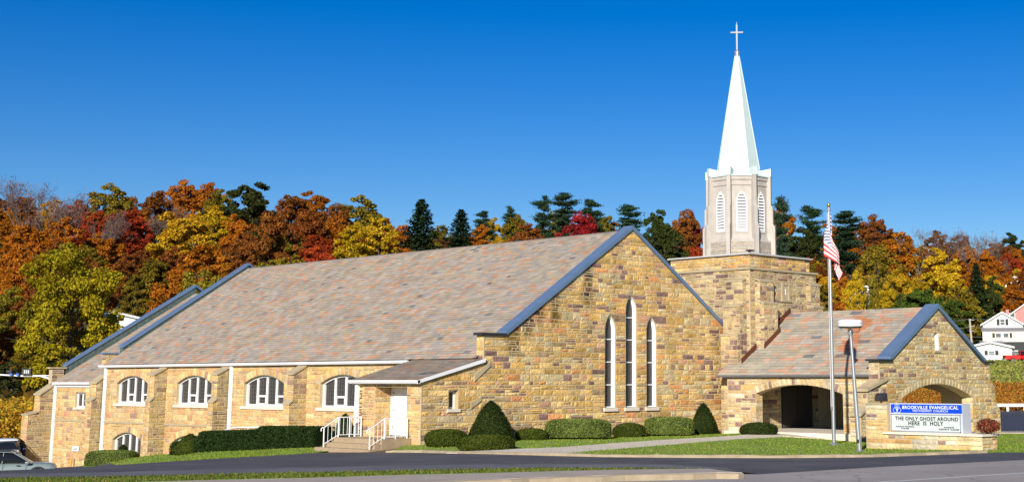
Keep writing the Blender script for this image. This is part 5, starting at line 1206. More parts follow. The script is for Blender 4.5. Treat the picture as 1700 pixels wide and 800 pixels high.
def decid(seed, h=14.0, w=11.0, cb=.28, nl=15000, leaf=.215, open_=.0):
    np.random.seed(seed); rnd = random.Random(seed); tr = G()
    lean = (rnd.uniform(-.5, .5), rnd.uniform(-.5, .5))
    tp = [(0, 0, -.5), (lean[0]*.3, lean[1]*.3, h*.25), (lean[0]*.8, lean[1]*.8, h*.55), (lean[0], lean[1], h*.8)]
    tr.tube(tp, [.032*h*.5, .024*h*.5, .015*h*.5, .004*h], 8)
    lobes = []
    nlb = rnd.randint(13, 18)
    for i in range(nlb):
        a = 2.4*i+rnd.uniform(-.4, .4); f = (i+.5)/nlb; zz = cb+(.93-cb)*f
        prof = math.sin(math.pi*min(1, (f*.82+.16)))**.7
        r = w/2*prof*rnd.uniform(.40, .62)
        c = np.array([r*math.cos(a)+lean[0]*zz, r*math.sin(a)+lean[1]*zz, h*zz+rnd.uniform(-.4, .4)]); lobes.append((c, w*rnd.uniform(.15, .25)))
        st_ = Vector((lean[0]*.6, lean[1]*.6, h*zz*.72)); md = (st_+Vector(c))/2+Vector((0, 0, .3)); tr.tube([st_, md, Vector(c)], [.07+.004*h, .05, .02], 5)
        for q in range(3): e = c+np.random.normal(size=3)*w*.10; tr.tube([md, Vector(e)], [.035, .012], 4)
    P = []; N = []; B = []
    for c, rr in lobes:
        ncl = 10
        cb_ = rnd.uniform(.82, 1.15)
        for q in range(ncl):
            d = np.random.normal(size=3); d /= np.linalg.norm(d); d[2] *= .8
            cc = c+d*rr*rnd.uniform(.55, 1.0); cr = rr*rnd.uniform(.26, .42); k = int(nl/(nlb*ncl))
            dd = np.random.normal(size=(k, 3)); dd /= np.linalg.norm(dd, axis=1)[:, None]; rad = np.random.uniform(.25, 1, (k, 1))**.5
            P.append(cc+dd*rad*cr*np.array([1.15, 1.15, .75])); nn = dd*.5+np.array([0, 0, .55])+np.random.normal(size=(k, 3))*.45; nn /= np.linalg.norm(nn, axis=1)[:, None]; N.append(nn)
            tone = cb_*rnd.uniform(.85, 1.15); br = tone*np.random.uniform(.70, 1.30, (k, 1)); B.append(np.hstack([br*np.random.uniform(.93, 1.08, (k, 1)), br*np.random.uniform(.85, 1.15, (k, 1)), br*np.random.uniform(.7, 1.2, (k, 1))]))
    P = np.vstack(P); N = np.vstack(N); B = np.vstack(B); S = np.random.uniform(.6, 1.35, len(P))*leaf
    V, Fc, C = leaf_batch(P, N, S, .62, B)
    return meshdata('crown', V, Fc, LEAF, C), meshdata('trunk', tr.v, tr.f, BARK), h, w
def spruce(seed, h=16.0, w=7.0):
    np.random.seed(seed); tr = G(); tr.tube([(0, 0, -.5), (0, 0, h*.5), (0, 0, h*.99)], [.26, .16, .02], 7); P = []; N = []; B = []
    z = h*.06
    while z < h*.985:
        f = z/h; R = w/2*(1-f)**.62*np.random.uniform(.74, 1.14)+.10; nb = int(6+6*(1-f)); a0 = np.random.uniform(0, 6)
        for k in range(nb):
            a = a0+2*math.pi*k/nb+np.random.uniform(-.2, .2); rl = R*np.random.uniform(.75, 1.15); m_ = int(8+rl*11); t = np.random.uniform(.12, 1, m_)
            side = np.random.normal(size=m_)*.14*rl*(1-t*.6); ca, sa = math.cos(a), math.sin(a)
            zz = z-t*rl*.30+(t**3)*rl*.14+np.random.normal(size=m_)*.06-abs(side)*.25
            P.append(np.column_stack([ca*t*rl-sa*side, sa*t*rl+ca*side, zz])); nn = np.column_stack([ca*.35+np.random.normal(size=m_)*.4, sa*.35+np.random.normal(size=m_)*.4, np.ones(m_)]); nn /= np.linalg.norm(nn, axis=1)[:, None]; N.append(nn)
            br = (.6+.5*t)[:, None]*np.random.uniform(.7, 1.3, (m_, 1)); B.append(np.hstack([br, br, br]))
        z += .42*(1.15-f*.5)
    P = np.vstack(P); N = np.vstack(N); B = np.vstack(B); S = np.random.uniform(.16, .34, len(P)); V, Fc, C = leaf_batch(P, N, S, .42, B)
    return meshdata('crown', V, Fc, NEEDLE, C), meshdata('trunk', tr.v, tr.f, BARK), h, w
def pine(seed, h=18.0, w=9.0):
    np.random.seed(seed); rnd = random.Random(seed); tr = G(); tr.tube([(0, 0, -.5), (.2, .1, h*.5), (.1, .2, h*.97)], [.28, .2, .03], 7); P = []; N = []; B = []
    z = h*.34
    while z < h*.97:
        f = (z/h-.38)/.6; R = w/2*(1-.75*f)*rnd.uniform(.65, 1.15)
        for k in range(rnd.randint(3, 5)):
            a = rnd.uniform(0, 6.28); rl = R*rnd.uniform(.45, 1.3); zj = z+rnd.uniform(-.03, .03)*h; e = np.array([math.cos(a)*rl, math.sin(a)*rl, zj+rl*rnd.uniform(.0, .42)]); tr.tube([(.15, .12, z), tuple(e)], [.06, .02], 4)
            for q in range(5):
                c = np.array([.15, .12, zj])+(e-np.array([.15, .12, zj]))*rnd.uniform(.3, 1.08)+np.random.normal(size=3)*np.array([.25, .25, .15]); m_ = 50
                dd = np.random.normal(size=(m_, 3))*np.array([.42, .42, .16])*(.6+.22*rl/2)+np.outer(np.random.normal(size=m_)*.35, (e-np.array([.15, .12, zj]))/max(.5, rl)); P.append(c+dd); nn = np.random.normal(size=(m_, 3))*.6+np.array([0, 0, .6]); nn /= np.linalg.norm(nn, axis=1)[:, None]; N.append(nn)
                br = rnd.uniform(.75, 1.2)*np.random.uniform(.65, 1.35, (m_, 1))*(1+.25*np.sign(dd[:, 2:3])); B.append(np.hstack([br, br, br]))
        z += h*.052
    P = np.vstack(P); N = np.vstack(N); B = np.vstack(B); S = np.random.uniform(.14, .32, len(P)); V, Fc, C = leaf_batch(P, N, S, .30, B)
    return meshdata('crown', V, Fc, NEEDLE, C), meshdata('trunk', tr.v, tr.f, BARK), h, w
def bare(seed, h=15.0, w=8.0):
    np.random.seed(seed); rnd = random.Random(seed); tr = G(); P = []; N = []; B = []; segs = []
    def grow(p, d, L, r, lv):
        e = p+d*L; tr.tube([p, e], [r, r*.6], 5 if lv < 2 else 3, cap=False)
        if lv >= 4: segs.append((p, e)); return
        for k in range(3 if lv else 5):
            nd = (d+Vector((rnd.uniform(-1, 1), rnd.uniform(-1, 1), rnd.uniform(-.15, .7)))*.62).normalized(); grow(p+(e-p)*rnd.uniform(.5, 1), nd, L*rnd.uniform(.58, .78), r*.55, lv+1)
    grow(Vector((0, 0, -.4)), Vector((0, 0, 1)), h*.36, .2, 0)
    for p, e in segs:
        for q in range(9):
            c = np.array(p)+(np.array(e)-np.array(p))*rnd.uniform(.2, 1.25)+np.random.normal(size=3)*.30; P.append(c); N.append(np.random.normal(size=3)); b = rnd.uniform(.6, 1.5); B.append([b, b, b])
    P = np.array(P); N = np.array(N); N /= np.linalg.norm(N, axis=1)[:, None]; S = np.random.uniform(.2, .5, len(P)); V, Fc, C = leaf_batch(P, N, S, .09, np.array(B))
    zmax = V[:, 2].max(); wm = np.percentile(np.hypot(V[:, 0], V[:, 1]), 97)*2
    return meshdata('twigs', V, Fc, LEAF, C), meshdata('trunk', tr.v, tr.f, BARK), zmax, wm
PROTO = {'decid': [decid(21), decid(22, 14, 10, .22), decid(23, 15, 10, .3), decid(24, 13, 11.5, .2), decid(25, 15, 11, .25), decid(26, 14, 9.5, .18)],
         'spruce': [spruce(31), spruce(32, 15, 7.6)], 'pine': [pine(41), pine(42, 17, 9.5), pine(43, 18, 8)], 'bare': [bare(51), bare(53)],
         'hero': [decid(61, 14, 13.5, .20, 36000, .155)]}
CLS = {  # class: (proto, colour, label)
 'orange': ('decid', (.40, .135, .015), 'orange-leaved autumn tree in the hillside wood'),
 'rust': ('decid', (.23, .085, .020), 'rust-brown autumn tree in the hillside wood'),
 'yellow': ('decid', (.52, .32, .020), 'bright yellow autumn tree in the hillside wood'),
 'olive': ('decid', (.215, .175, .020), 'olive and gold tree in the hillside wood'),
 'green': ('decid', (.075, .115, .020), 'leafy tree still green among the autumn trees'),
 'dgreen': ('decid', (.050, .065, .018), 'dark green broadleaf tree among the autumn trees'),
 'red': ('decid', (.36, .055, .018), 'scarlet autumn tree in the hillside wood'),
 'dred': ('decid', (.22, .016, .022), 'deep crimson tree in the hillside wood'),
 'brown': ('decid', (.16, .075, .030), 'dull brown tree in the hillside wood'),
 'spruce': ('spruce', (.022, .042, .018), 'dark pointed spruce among the autumn trees'),
 'pine': ('pine', (.030, .058, .028), 'dark open-branched pine on the hill skyline'),
 'bare': ('bare', (.20, .135, .12), 'bare grey-brown tree with a haze of twigs on the hill')}
LABN = {'orange': 'orange tree', 'rust': 'rust-brown tree', 'yellow': 'bright yellow tree', 'olive': 'olive-gold tree', 'green': 'green leafy tree', 'dgreen': 'dark green tree', 'red': 'scarlet tree', 'dred': 'crimson tree', 'brown': 'dull brown tree', 'spruce': 'dark pointed spruce', 'pine': 'dark layered pine', 'bare': 'bare twiggy tree'}
REG = [(90, 'past the low end of the church'), (310, 'above the rear parapet'), (520, 'above the far slate roof end'), (780, 'above the slate roof middle'), (1050, 'above the ridge near the gable'), (1200, 'between gable peak and steeple'), (1385, 'between steeple and flagpole'), (1480, 'above the porch roof'), (1600, 'above the porch gable'), (9999, 'around the hillside houses')]
TREES = []
def plant(cls, x, y, h, w, rot, label=None, proto=None, colr=None):
    kind, col, lab = CLS[cls]; col = colr or col; rnd = random.Random(int(x*131+y*17)); ps = PROTO[proto or kind]; me, tk, ph, pw = ps[rnd.randrange(len(ps))]
    o = bpy.data.objects.new('tree' if kind != 'spruce' and kind != 'pine' else kind+'_tree', None); COL.objects.link(o)
    if kind == 'decid': o.name = 'broadleaf_tree'
    if kind == 'bare': o.name = 'bare_tree'
    o.location = (x, y, zg(x, y)-.1); o.rotation_euler = (0, 0, rot); o.scale = (w/pw, w/pw, h/ph)
    xp, yp, _ = proj((x, y, zg(x, y)+h)); dq = (np.array([x, y, 0])-CAM)@FH
    base = LABN[cls]; sz = 'tall ' if h > 15 else ('small ' if h < 9.5 else '')
    reg = next(r for lim, r in REG if xp < lim); slo = 'on the hill crest' if dq > 395 else ('high on the hillside' if dq > 310 else ('midway up the hillside' if dq > 225 else 'low on the hillside'))
    tag(o, label or sz+base+' '+slo+', '+reg, 'tree', None if label else base+'s '+reg)
    c = bpy.data.objects.new('crown' if kind != 'bare' else 'twigs', me); t = bpy.data.objects.new('trunk', tk)
    for q in (c, t): COL.objects.link(q); q.parent = o
    j = [rnd.uniform(.85, 1.15), rnd.uniform(.88, 1.12)]
    c.color = (col[0]*j[0], col[1]*j[0]*j[1], col[2]*j[0], 1)
    TREES.append((x, y, w))
def tree_px(cls, px, ytop, wpx, label=None, proto=None, ratio=None, qr=(132, 560), pref=None, colr=None):
    kind = CLS[cls][0]; ratio = ratio or {'decid': 1.3, 'spruce': 1.55, 'pine': 1.6, 'bare': 1.7}[kind]; best = None
    for q in np.linspace(*qr, 130):
        p = at_q(px, q); w = wpx/F_PX*q*(1.35 if kind in ('spruce', 'pine') else 1.02); h = w*ratio; zt = z_at(p, ytop); hh = zt-zg(p[0], p[1])
        if hh < 3: continue
        e = abs(math.log(hh/h))+max(0, hh-24)*.1+max(0, 6-hh)*.2
        if pref: e += abs(q-pref)/200
        if best is None or e < best[0]: best = (e, p, hh, w)
    if best is None: return
    _, p, hh, w = best; plant(cls, p[0], p[1], hh, w, (px*37+ytop*11) % 6.28, label, proto=proto, colr=colr)
ANCH = [('bare', 55, 290, 110), ('bare', 15, 292, 90), ('bare', 100, 312, 80), ('olive', 160, 308, 90), ('orange', 285, 300, 75), ('rust', 245, 318, 70), ('orange', 330, 305, 80), ('dgreen', 398, 303, 110), ('olive', 350, 318, 70),
        ('rust', 470, 322, 90), ('orange', 515, 318, 85), ('olive', 585, 328, 95), ('rust', 545, 340, 90), ('red', 140, 352, 80), ('red', 190, 348, 80), ('orange', 95, 365, 90), ('orange', 30, 372, 100), ('bare', 165, 345, 80), ('bare', 270, 335, 70),
        ('yellow', 290, 352, 130), ('yellow', 345, 350, 80), ('orange', 385, 360, 90), ('rust', 440, 352, 100), ('rust', 500, 350, 100), ('orange', 555, 362, 90), ('olive', 470, 392, 70), ('red', 520, 388, 80), ('yellow', 575, 372, 90), ('yellow', 625, 362, 90), ('orange', 610, 350, 80),
        ('spruce', 692, 328, 82), ('spruce', 760, 345, 70), ('orange', 660, 375, 70), ('olive', 725, 375, 60), ('brown', 745, 395, 60), ('pine', 798, 350, 40), ('yellow', 815, 365, 60), ('olive', 850, 355, 70), ('pine', 842, 343, 32), ('rust', 880, 372, 80), ('olive', 920, 352, 80), ('orange', 790, 375, 60),
        ('pine', 900, 328, 50), ('pine', 935, 320, 62), ('pine', 978, 330, 52), ('olive', 1000, 358, 60), ('pine', 1045, 340, 62), ('dgreen', 1090, 348, 60), ('dgreen', 1108, 372, 90), ('rust', 1140, 350, 70), ('red', 1152, 372, 60), ('dred', 1150, 352, 40), ('rust', 1020, 370, 60),
        ('pine', 1300, 328, 50), ('orange', 1302, 348, 70), ('pine', 1352, 342, 64), ('pine', 1412, 350, 70), ('rust', 1455, 358, 75), ('brown', 1440, 370, 60), ('dgreen', 1335, 380, 80), ('orange', 1405, 385, 70), ('orange', 1385, 370, 50), ('yellow', 1345, 405, 60), ('brown', 1385, 420, 60), ('rust', 1365, 440, 50),
        ('olive', 1462, 408, 100), ('yellow', 1566, 414, 90), ('orange', 1500, 388, 80), ('rust', 1490, 380, 60), ('bare', 1530, 374, 70), ('bare', 1580, 378, 70), ('bare', 1625, 382, 80), ('rust', 1560, 385, 70), ('brown', 1600, 392, 70), ('orange', 1610, 412, 70), ('orange', 1645, 418, 80), ('red', 1682, 420, 50), ('dgreen', 1690, 388, 60), ('bare', 1665, 388, 70), ('rust', 1670, 402, 60),
        ('spruce', 1628, 434, 46), ('dgreen', 1655, 462, 60), ('yellow', 1430, 455, 60), ('yellow', 1500, 450, 70), ('green', 1540, 482, 90), ('green', 1585, 492, 90), ('olive', 1590, 478, 80), ('green', 1500, 488, 60), ('olive', 1612, 498, 60), ('orange', 1410, 480, 40), ('yellow', 1375, 455, 50), ('orange', 1395, 500, 40),
        ('olive', 245, 428, 80), ('rust', 270, 412, 90), ('orange', 330, 405, 110), ('rust', 390, 400, 90), ('olive', 225, 455, 80), ('yellow', 265, 452, 60), ('olive', 15, 478, 90), ('orange', 15, 405, 90), ('rust', 75, 400, 80), ('orange', 170, 395, 80), ('olive', 130, 410, 80), ('orange', 8, 545, 70), ('olive', 45, 565, 70), ('orange', 300, 455, 60), ('yellow', 240, 490, 50), ('rust', 205, 420, 70), ('dgreen', 95, 585, 80), ('olive', 170, 560, 70), ('dgreen', 20, 600, 80), ('orange', 255, 500, 50)]
tree_px('olive', 112, 428, 205, 'large yellow-green tree standing beyond the low end of the church', proto='hero', qr=(135, 175), colr=(.38, .28, .018))
for c_, x_, y_, w_, q_ in (('yellow', 1424, 452, 46, 292), ('olive', 1452, 462, 50, 296), ('yellow', 1475, 470, 50, 285), ('orange', 1408, 486, 34, 290), ('green', 1440, 494, 40, 286)): tree_px(c_, x_, y_, w_, pref=q_, qr=(275, 303))
for c_, x_, y_, w_ in (('orange', 1683, 455, 50), ('rust', 1708, 450, 50)): tree_px(c_, x_, y_, w_, pref=385, qr=(375, 392))
tree_px('dred', 964, 353, 92, 'rounded deep crimson tree showing above the main roof ridge', qr=(290, 385), colr=(.27, .018, .022))
for c_, x_, y_, w_ in ANCH: tree_px(c_, x_, y_, w_, qr=(245, 340) if x_ > 1480 and y_ > 430 else (132, 560))
# more of the wood behind and between
SIL = [(-200, 640), (0, 640), (60, 640), (95, 610), (300, 480), (410, 445), (1020, 388), (1048, 372), (1170, 500), (1172, 420), (1342, 430), (1356, 515), (1540, 505), (1640, 600), (1645, 600), (1900, 600)]
cntf = 0
for q in (165, 195, 230, 265, 300, 335, 370, 405, 440, 480, 520):
    px = -90+random.uniform(0, 40)
    while px < 1790:
        p = at_q(px+random.uniform(-8, 8), q+random.uniform(-12, 12)); stp = 8.2/q*F_PX*(1.0 if q > 300 else 1.15)
        h = random.uniform(9, 13.5); zt = zg(p[0], p[1])+h; yt = proj((p[0], p[1], zt))[1]; xx = proj((p[0], p[1], zt))[0]
        sil = np.interp(xx, [s_[0] for s_ in SIL], [s_[1] for s_ in SIL])
        ok = yt < sil-2 and not (xx > 1600 and q < 345) and not (xx > 1380 and q < 260) and not (130 < xx < 225 and q < 215) and not (1405 < xx < 1480 and q < 310)
        if ok and not any((t[0]-p[0])**2+(t[1]-p[1])**2 < 14 for t in TREES):
            near = min(ANCH, key=lambda a_: (a_[1]-xx)**2+((a_[2]-yt)*1.4)**2)
            cls = near[0] if random.random() < .78 else random.choice(['orange', 'rust', 'olive', 'yellow', 'brown'])
            if cls in ('pine', 'spruce') and random.random() < .75: cls = random.choice(['olive', 'rust', 'dgreen'])
            # never taller than the skyline already set
            if cls == 'bare' and q < 380: cls = 'orange'
            plant(cls, p[0], p[1], h*(1.15 if CLS[cls][0] in ('pine', 'spruce') else 1), {'decid': h*.78, 'spruce': h*.45, 'pine': h*.5, 'bare': h*.6}[CLS[cls][0]], random.uniform(0, 6.28)); cntf += 1
        px += stp
print('TREES', len(TREES), cntf)
# undergrowth of the wood and the coloured banks: uncountable
def cover(name, label, cat, pts, cols, leaf=(.12, .3), hh=(.0, .8)):
    k = len(pts); z = zgv(pts); P = np.column_stack([pts, z+np.random.uniform(hh[0], hh[1], k)**1.3]); N = np.random.normal(size=(k, 3))*.6+np.array([-.3, -.3, .6]); N /= np.linalg.norm(N, axis=1)[:, None]
    cc = np.array(cols)[np.random.randint(0, len(cols), k)]*np.random.uniform(.6, 1.35, (k, 1)); V, Fc, C = leaf_batch(P, N, np.random.uniform(*leaf, k), .6, cc)
    o = mob(name, V, Fc, COVER, None, cols=C); tag(o, label, cat, kind='stuff')
COVER = leafmat('ground_cover_leaves', False, (1, 1, 1), .25)
def scatter(n, x0, x1, q0, q1):
    out_ = []
    for _ in range(n): out_.append(at_q(random.uniform(x0, x1), random.uniform(q0, q1))[:2])
    return np.array(out_)
cover('autumn_bank_shrubs', 'low orange and red shrubs covering the bank behind the parking lot', 'ground cover', np.vstack([scatter(26000, 1440, 1780, 127.5, 152), scatter(9000, 1440, 1780, 127.2, 137)]), [(.34, .10, .02), (.42, .17, .025), (.26, .07, .02), (.34, .22, .03), (.42, .22, .03)], (.05, .13), (0, .55))
cover('yellow_bank_shrubs', 'yellow and orange shrubs on the bank beyond the parked cars', 'ground cover', scatter(16000, -140, 110, 106, 117), [(.46, .26, .02), (.40, .17, .02), (.34, .26, .03), (.44, .31, .03)], (.07, .17), (0, 2.6))
cover('rough_grass', 'rough green grass tufts on the slope below the houses', 'grass', scatter(9000, 1560, 1790, 150, 235), [(.22, .27, .05), (.28, .28, .06), (.17, .20, .04), (.32, .26, .08)], (.10, .28), (0, .4))
cover('woodland_undergrowth', 'mixed undergrowth filling the floor of the hillside wood', 'undergrowth', np.vstack([scatter(9000, -140, 430, 120, 260), scatter(5000, 1360, 1620, 250, 340)]), [(.10, .09, .025), (.16, .08, .02), (.07, .06, .02), (.20, .12, .02)], (.25, .6), (0, 2.2))

# lawn grass blades: uncountable
def blades(name, label, poly, n, h, cols, off):
    poly = np.array(poly); lo, hi = poly.min(0), poly.max(0); P = np.random.uniform(lo, hi, (n*2, 2))
    ins = np.zeros(len(P), bool); j = len(poly)-1
    for i in range(len(poly)):
        a_, b_ = poly[i], poly[j]; c_ = ((a_[1] > P[:, 1]) != (b_[1] > P[:, 1])) & (P[:, 0] < (b_[0]-a_[0])*(P[:, 1]-a_[1])/(b_[1]-a_[1]+1e-12)+a_[0]); ins ^= c_; j = i
    P = P[ins][:n]; k = len(P); z = zgv(P)+off; a = np.random.uniform(0, 6.28, k); w = np.random.uniform(.012, .03, k); hh = np.random.uniform(.4, 1.2, k)*h; ln = np.random.normal(size=(k, 2))*.025
    d = np.column_stack([np.cos(a), np.sin(a)])*w[:, None]
    V = np.stack([np.column_stack([P-d, z]), np.column_stack([P+d, z]), np.column_stack([P+ln, z+hh])], 1).reshape(-1, 3); Fc = [(3*i, 3*i+1, 3*i+2) for i in range(k)]
    cc = np.array(cols)[np.random.randint(0, len(cols), k)]*np.random.uniform(.6, 1.4, (k, 1)); o = mob(name, V, Fc, COVER, None, cols=np.repeat(cc, 3, 0)); tag(o, label, 'grass', kind='stuff')
GC = [(.16, .27, .025), (.20, .30, .035), (.13, .21, .02), (.27, .28, .06)]
blades('grass_blades', 'green grass blades of the strip beside the sidewalk', ISL, 42000, .07, [(.10, .15, .018), (.13, .17, .025), (.08, .11, .018), (.19, .16, .05)], .125)
blades('grass_blades', 'green grass blades of the front lawn around shrubs, sign and flagpole', LAWN_POLY, 60000, .05, GC, 0)
blades('grass_blades', 'green grass blades of the verge below the long hedge', SIDE_LAWN, 26000, .05, GC, .003)
cover('fallen_leaves', 'scattered fallen brown leaves along the lawn edges', 'leaves', np.array([gp(random.uniform(930, 1640), random.uniform(736, 757))[:2] for _ in range(90)]+[gp(random.uniform(1195, 1235), random.uniform(788, 794))[:2] for _ in range(60)]), [(.30, .14, .04), (.22, .10, .03)], (.03, .06), (.01, .05))

# ================================================================== HOUSES AND FAR THINGS
HW = mat('white_house_siding', (.74, .74, .72), .7, nscale=1, namt=.05); HC = mat('cream_house_siding', (.70, .64, .53), .7, nscale=1, namt=.05); HP = mat('pink_house_siding', (.62, .22, .20), .7, nscale=1, namt=.08)
HRG = mat('grey_shingle_roof', (.20, .20, .21), .9, nscale=3, namt=.2); HRD = mat('brown_shingle_roof', (.12, .09, .085), .9, nscale=3, namt=.2); HG_ = mat('house_glass', (.10, .12, .13), .15, spec=.6)
SHUT = mat('dark_shutter', (.025, .03, .032), .6)
def house(name, label, px, q, w, d, he, hr, wall, roof, wins=(), rot=0.0, extra=None, eave_roof=False, zoff=0.0):
    p = at_q(px, q); z0 = zg(p[0], p[1])-.4+zoff; o = thing(name, label, 'house', (p[0], p[1], z0), YR+rot-math.atan((px-PPX)/F_PX))
    L = dict(local=True)
    V = [(-w/2, 0, -2), (w/2, 0, -2), (w/2, 0, he), (0, 0, hr), (-w/2, 0, he), (-w/2, d, -2), (w/2, d, -2), (w/2, d, he), (0, d, hr), (-w/2, d, he)]
    mob('wall', V, [(0, 1, 2, 3, 4), (9, 8, 7, 6, 5), (0, 4, 9, 5), (1, 6, 7, 2)], wall, o, **L)
    ov, t = .45, .22; k = (hr-he)/(w/2); rf = G()
    for s in (-1, 1): rf.hexa([(0, -ov, hr+.02), (s*(w/2+ov), -ov, he-ov*k+.02), (s*(w/2+ov), d+ov, he-ov*k+.02), (0, d+ov, hr+.02), (0, -ov, hr+.02+t), (s*(w/2+ov), -ov, he-ov*k+.02+t), (s*(w/2+ov), d+ov, he-ov*k+.02+t), (0, d+ov, hr+.02+t)])
    r = rf.ob('roof', roof, o, **L)
    tr = G()
    for s in (-1, 1): tr.hexa([(0, -ov-.05, hr-.12), (s*(w/2+ov), -ov-.05, he-ov*k-.12), (s*(w/2+ov), -ov, he-ov*k-.12), (0, -ov, hr-.12), (0, -ov-.05, hr+.16), (s*(w/2+ov), -ov-.05, he-ov*k+.16), (s*(w/2+ov), -ov, he-ov*k+.16), (0, -ov, hr+.16)])
    tr.ob('trim_board', HW, o, **L)
    for (cx, cz, ww, wh, sh) in wins:
        wn = G().box((cx-ww/2-.12, -.06, cz-wh/2-.12), (cx+ww/2+.12, -.002, cz+wh/2+.12)).ob('window', HW, o, **L)
        G().box((cx-ww/2, -.08, cz-wh/2), (cx+ww/2, -.055, cz-.04)).box((cx-ww/2, -.08, cz+.04), (cx+ww/2, -.055, cz+wh/2)).ob('pane', HG_, wn, **L)
        for s in sh: G().box((cx+s*(ww/2+.42)-.27, -.07, cz-wh/2-.1), (cx+s*(ww/2+.42)+.27, -.01, cz+wh/2+.1)).ob('shutter', SHUT, o, **L)
    if extra: extra(o)
    return o
def porchy(o):
    L = dict(local=True)
    G().hexa([(-4.0, -1.2, 6.55), (5.4, -1.2, 6.55), (5.4, .1, 7.1), (-4.0, .1, 7.1), (-4.0, -1.2, 6.7), (5.4, -1.2, 6.7), (5.4, .1, 7.35), (-4.0, .1, 7.35)]).ob('skirt_roof', HRG, o, **L)
    G().box((-3.8, -1.1, 4.55), (5.4, -.01, 6.55)).ob('front_bay', HC, o, **L)
    G().box((-3.6, -.9, -1), (5.2, -.1, 4.55)).ob('lower_storey', SHUT, o, **L)
    for cx in (-.85, .55):
        wn = G().box((cx-.56, -1.16, 5.35), (cx+.56, -1.1, 6.25)).ob('window', HW, o, **L); G().box((cx-.46, -1.19, 5.43), (cx+.46, -1.155, 6.17)).ob('pane', HG_, wn, **L)
    for cx in (-1.75, 1.45): G().box((cx-.24, -1.16, 5.35), (cx+.24, -1.1, 6.25)).ob('shutter', SHUT, o, **L)
    G().hexa([(-4.4, -3.2, 3.4), (0, -3.2, 3.4), (0, -1.1, 4.6), (-4.4, -1.1, 4.6), (-4.4, -3.2, 3.5), (0, -3.2, 3.5), (0, -1.1, 4.75), (-4.4, -1.1, 4.75)]).ob('shed_roof', HRG, o, **L)
    G().box((.7, 3, 9.2), (1.3, 3.6, 10.9)).ob('chimney', HP, o, **L)
hz0 = at_q(1668, 275)
house('white_house', 'two-storey white gabled house with dark shutters beyond the porch gable', 1668.5, 275, 7.4, 11, 8.0, 10.2, HW, HRG, [(0, 8.35, .8, 1.0, (-1, 1))], extra=porchy, zoff=z_at(hz0, 604)-zg(hz0[0], hz0[1]))
hz1 = at_q(1644, 240)
house('low_house', 'low white single-storey house in front of the two-storey white house', 1646, 240, 7.0, 7, 2.2, 3.0, HW, HRG, [(.2, 1.25, .9, .55, (-1, 1))], zoff=z_at(hz1, 598)-zg(hz1[0], hz1[1])+.4)
p = at_q(1683.5, 240); lh = thing('side_shed', 'dark little shed at the right end of the low white house', 'shed', (p[0], p[1], z_at(p, 600)), YR)
G().box((-.55, 0, -1), (.65, 3, 1.7)).ob('wall', HRG, lh, local=True); G().box((-.75, -.3, 1.7), (.85, 3.2, 1.85)).ob('roof', HW, lh, local=True); G().box((-.2, -.04, .5), (.3, -.01, 1.4)).ob('window', HG_, lh, local=True)
hz2 = at_q(1708, 318)
house('pink_house', 'pink house with brown roof partly hidden behind the white house', 1708, 318, 9.5, 9, 8.2, 11.5, HP, HRD, [(-3.0, 8.6, 1.2, 1.6, ())], zoff=z_at(hz2, 588)-zg(hz2[0], hz2[1]))
house('grey_roofed_house', 'house with grey roof and pale trim just behind the stone tower', 1312, 160, 8.2, 10, 5.6, 8.6, HC, HRG, zoff=z_at(at_q(1312, 160), 633)-zg(*at_q(1312, 160)[:2]))
hz3 = at_q(1440, 312)
house('hillside_house', 'white house glimpsed between yellow trees above the porch roof', 1442, 312, 7.0, 9, 5.0, 6.4, HW, HRG, [(-1.4, 3.4, 1, 1.4, ()), (1.5, 3.4, 1, 1.4, ())], zoff=z_at(hz3, 521)-zg(hz3[0], hz3[1]))
hz4 = at_q(182, 205)
house('white_garage', 'long low white building glimpsed through trees beyond the church', 182, 205, 7.0, 9, 2.9, 3.7, HW, HRG, [(-2.1, 1.3, 1, .8, ()), (2.0, 1.3, 1, .8, ())], zoff=z_at(hz4, 557)-zg(hz4[0], hz4[1]))
hz5 = at_q(1692, 400)
house('upper_house', 'small white house high among the orange trees', 1692, 400, 7.0, 8, 3.5, 5.2, HW, HRD, [(-1.5, 2, 1, 1.2, ()), (1.5, 2, 1, 1.2, ())], zoff=z_at(hz5, 488)-zg(hz5[0], hz5[1]))
p = at_q(1617, 225); zb = zg(p[0], p[1]); zt = z_at(at_q(1614.5, 225), 529)
up = thing('utility_pole', 'weathered wooden utility pole beside the low white house', 'utility pole', (p[0], p[1], zb)); pt = at_q(1614, 225)
POLEM = mat('weathered_pole_wood', (.42, .37, .32), .9, nscale=6, namt=.25)
G().tube([(p[0], p[1], zb-.3), (pt[0], pt[1], zt)], [.20, .14], 9).ob('pole', POLEM, up)
for k, yy in enumerate((531, 541, 549)): zz = z_at(pt, yy); G().tube([(pt[0]-RT[0]*.2, pt[1]-RT[1]*.2, zz), (pt[0]+RT[0]*.7, pt[1]+RT[1]*.7, zz)], .06, 6).ob('bracket', POLEM, up)
WIREM = mat('overhead_wire', (.25, .25, .25), .6)
for k, yy in enumerate((529.5, 543, 559)):
    a_ = np.array([pt[0], pt[1], z_at(pt, yy)]); b_ = at_q(1790, 235); b_ = np.array([b_[0], b_[1], a_[2]+.2]); c_ = at_q(1540, 232); c_ = np.array([c_[0], c_[1], a_[2]-.1]); md = (a_+b_)/2-np.array([0, 0, .25]); me_ = (a_+c_)/2-np.array([0, 0, .2])
    tag(G().tube([tuple(c_), tuple(me_), tuple(a_), tuple(md), tuple(b_)], .022, 4).ob('overhead_wire', WIREM), 'thin overhead wire strung from the utility pole by the low white house', 'wire', 'overhead wires')
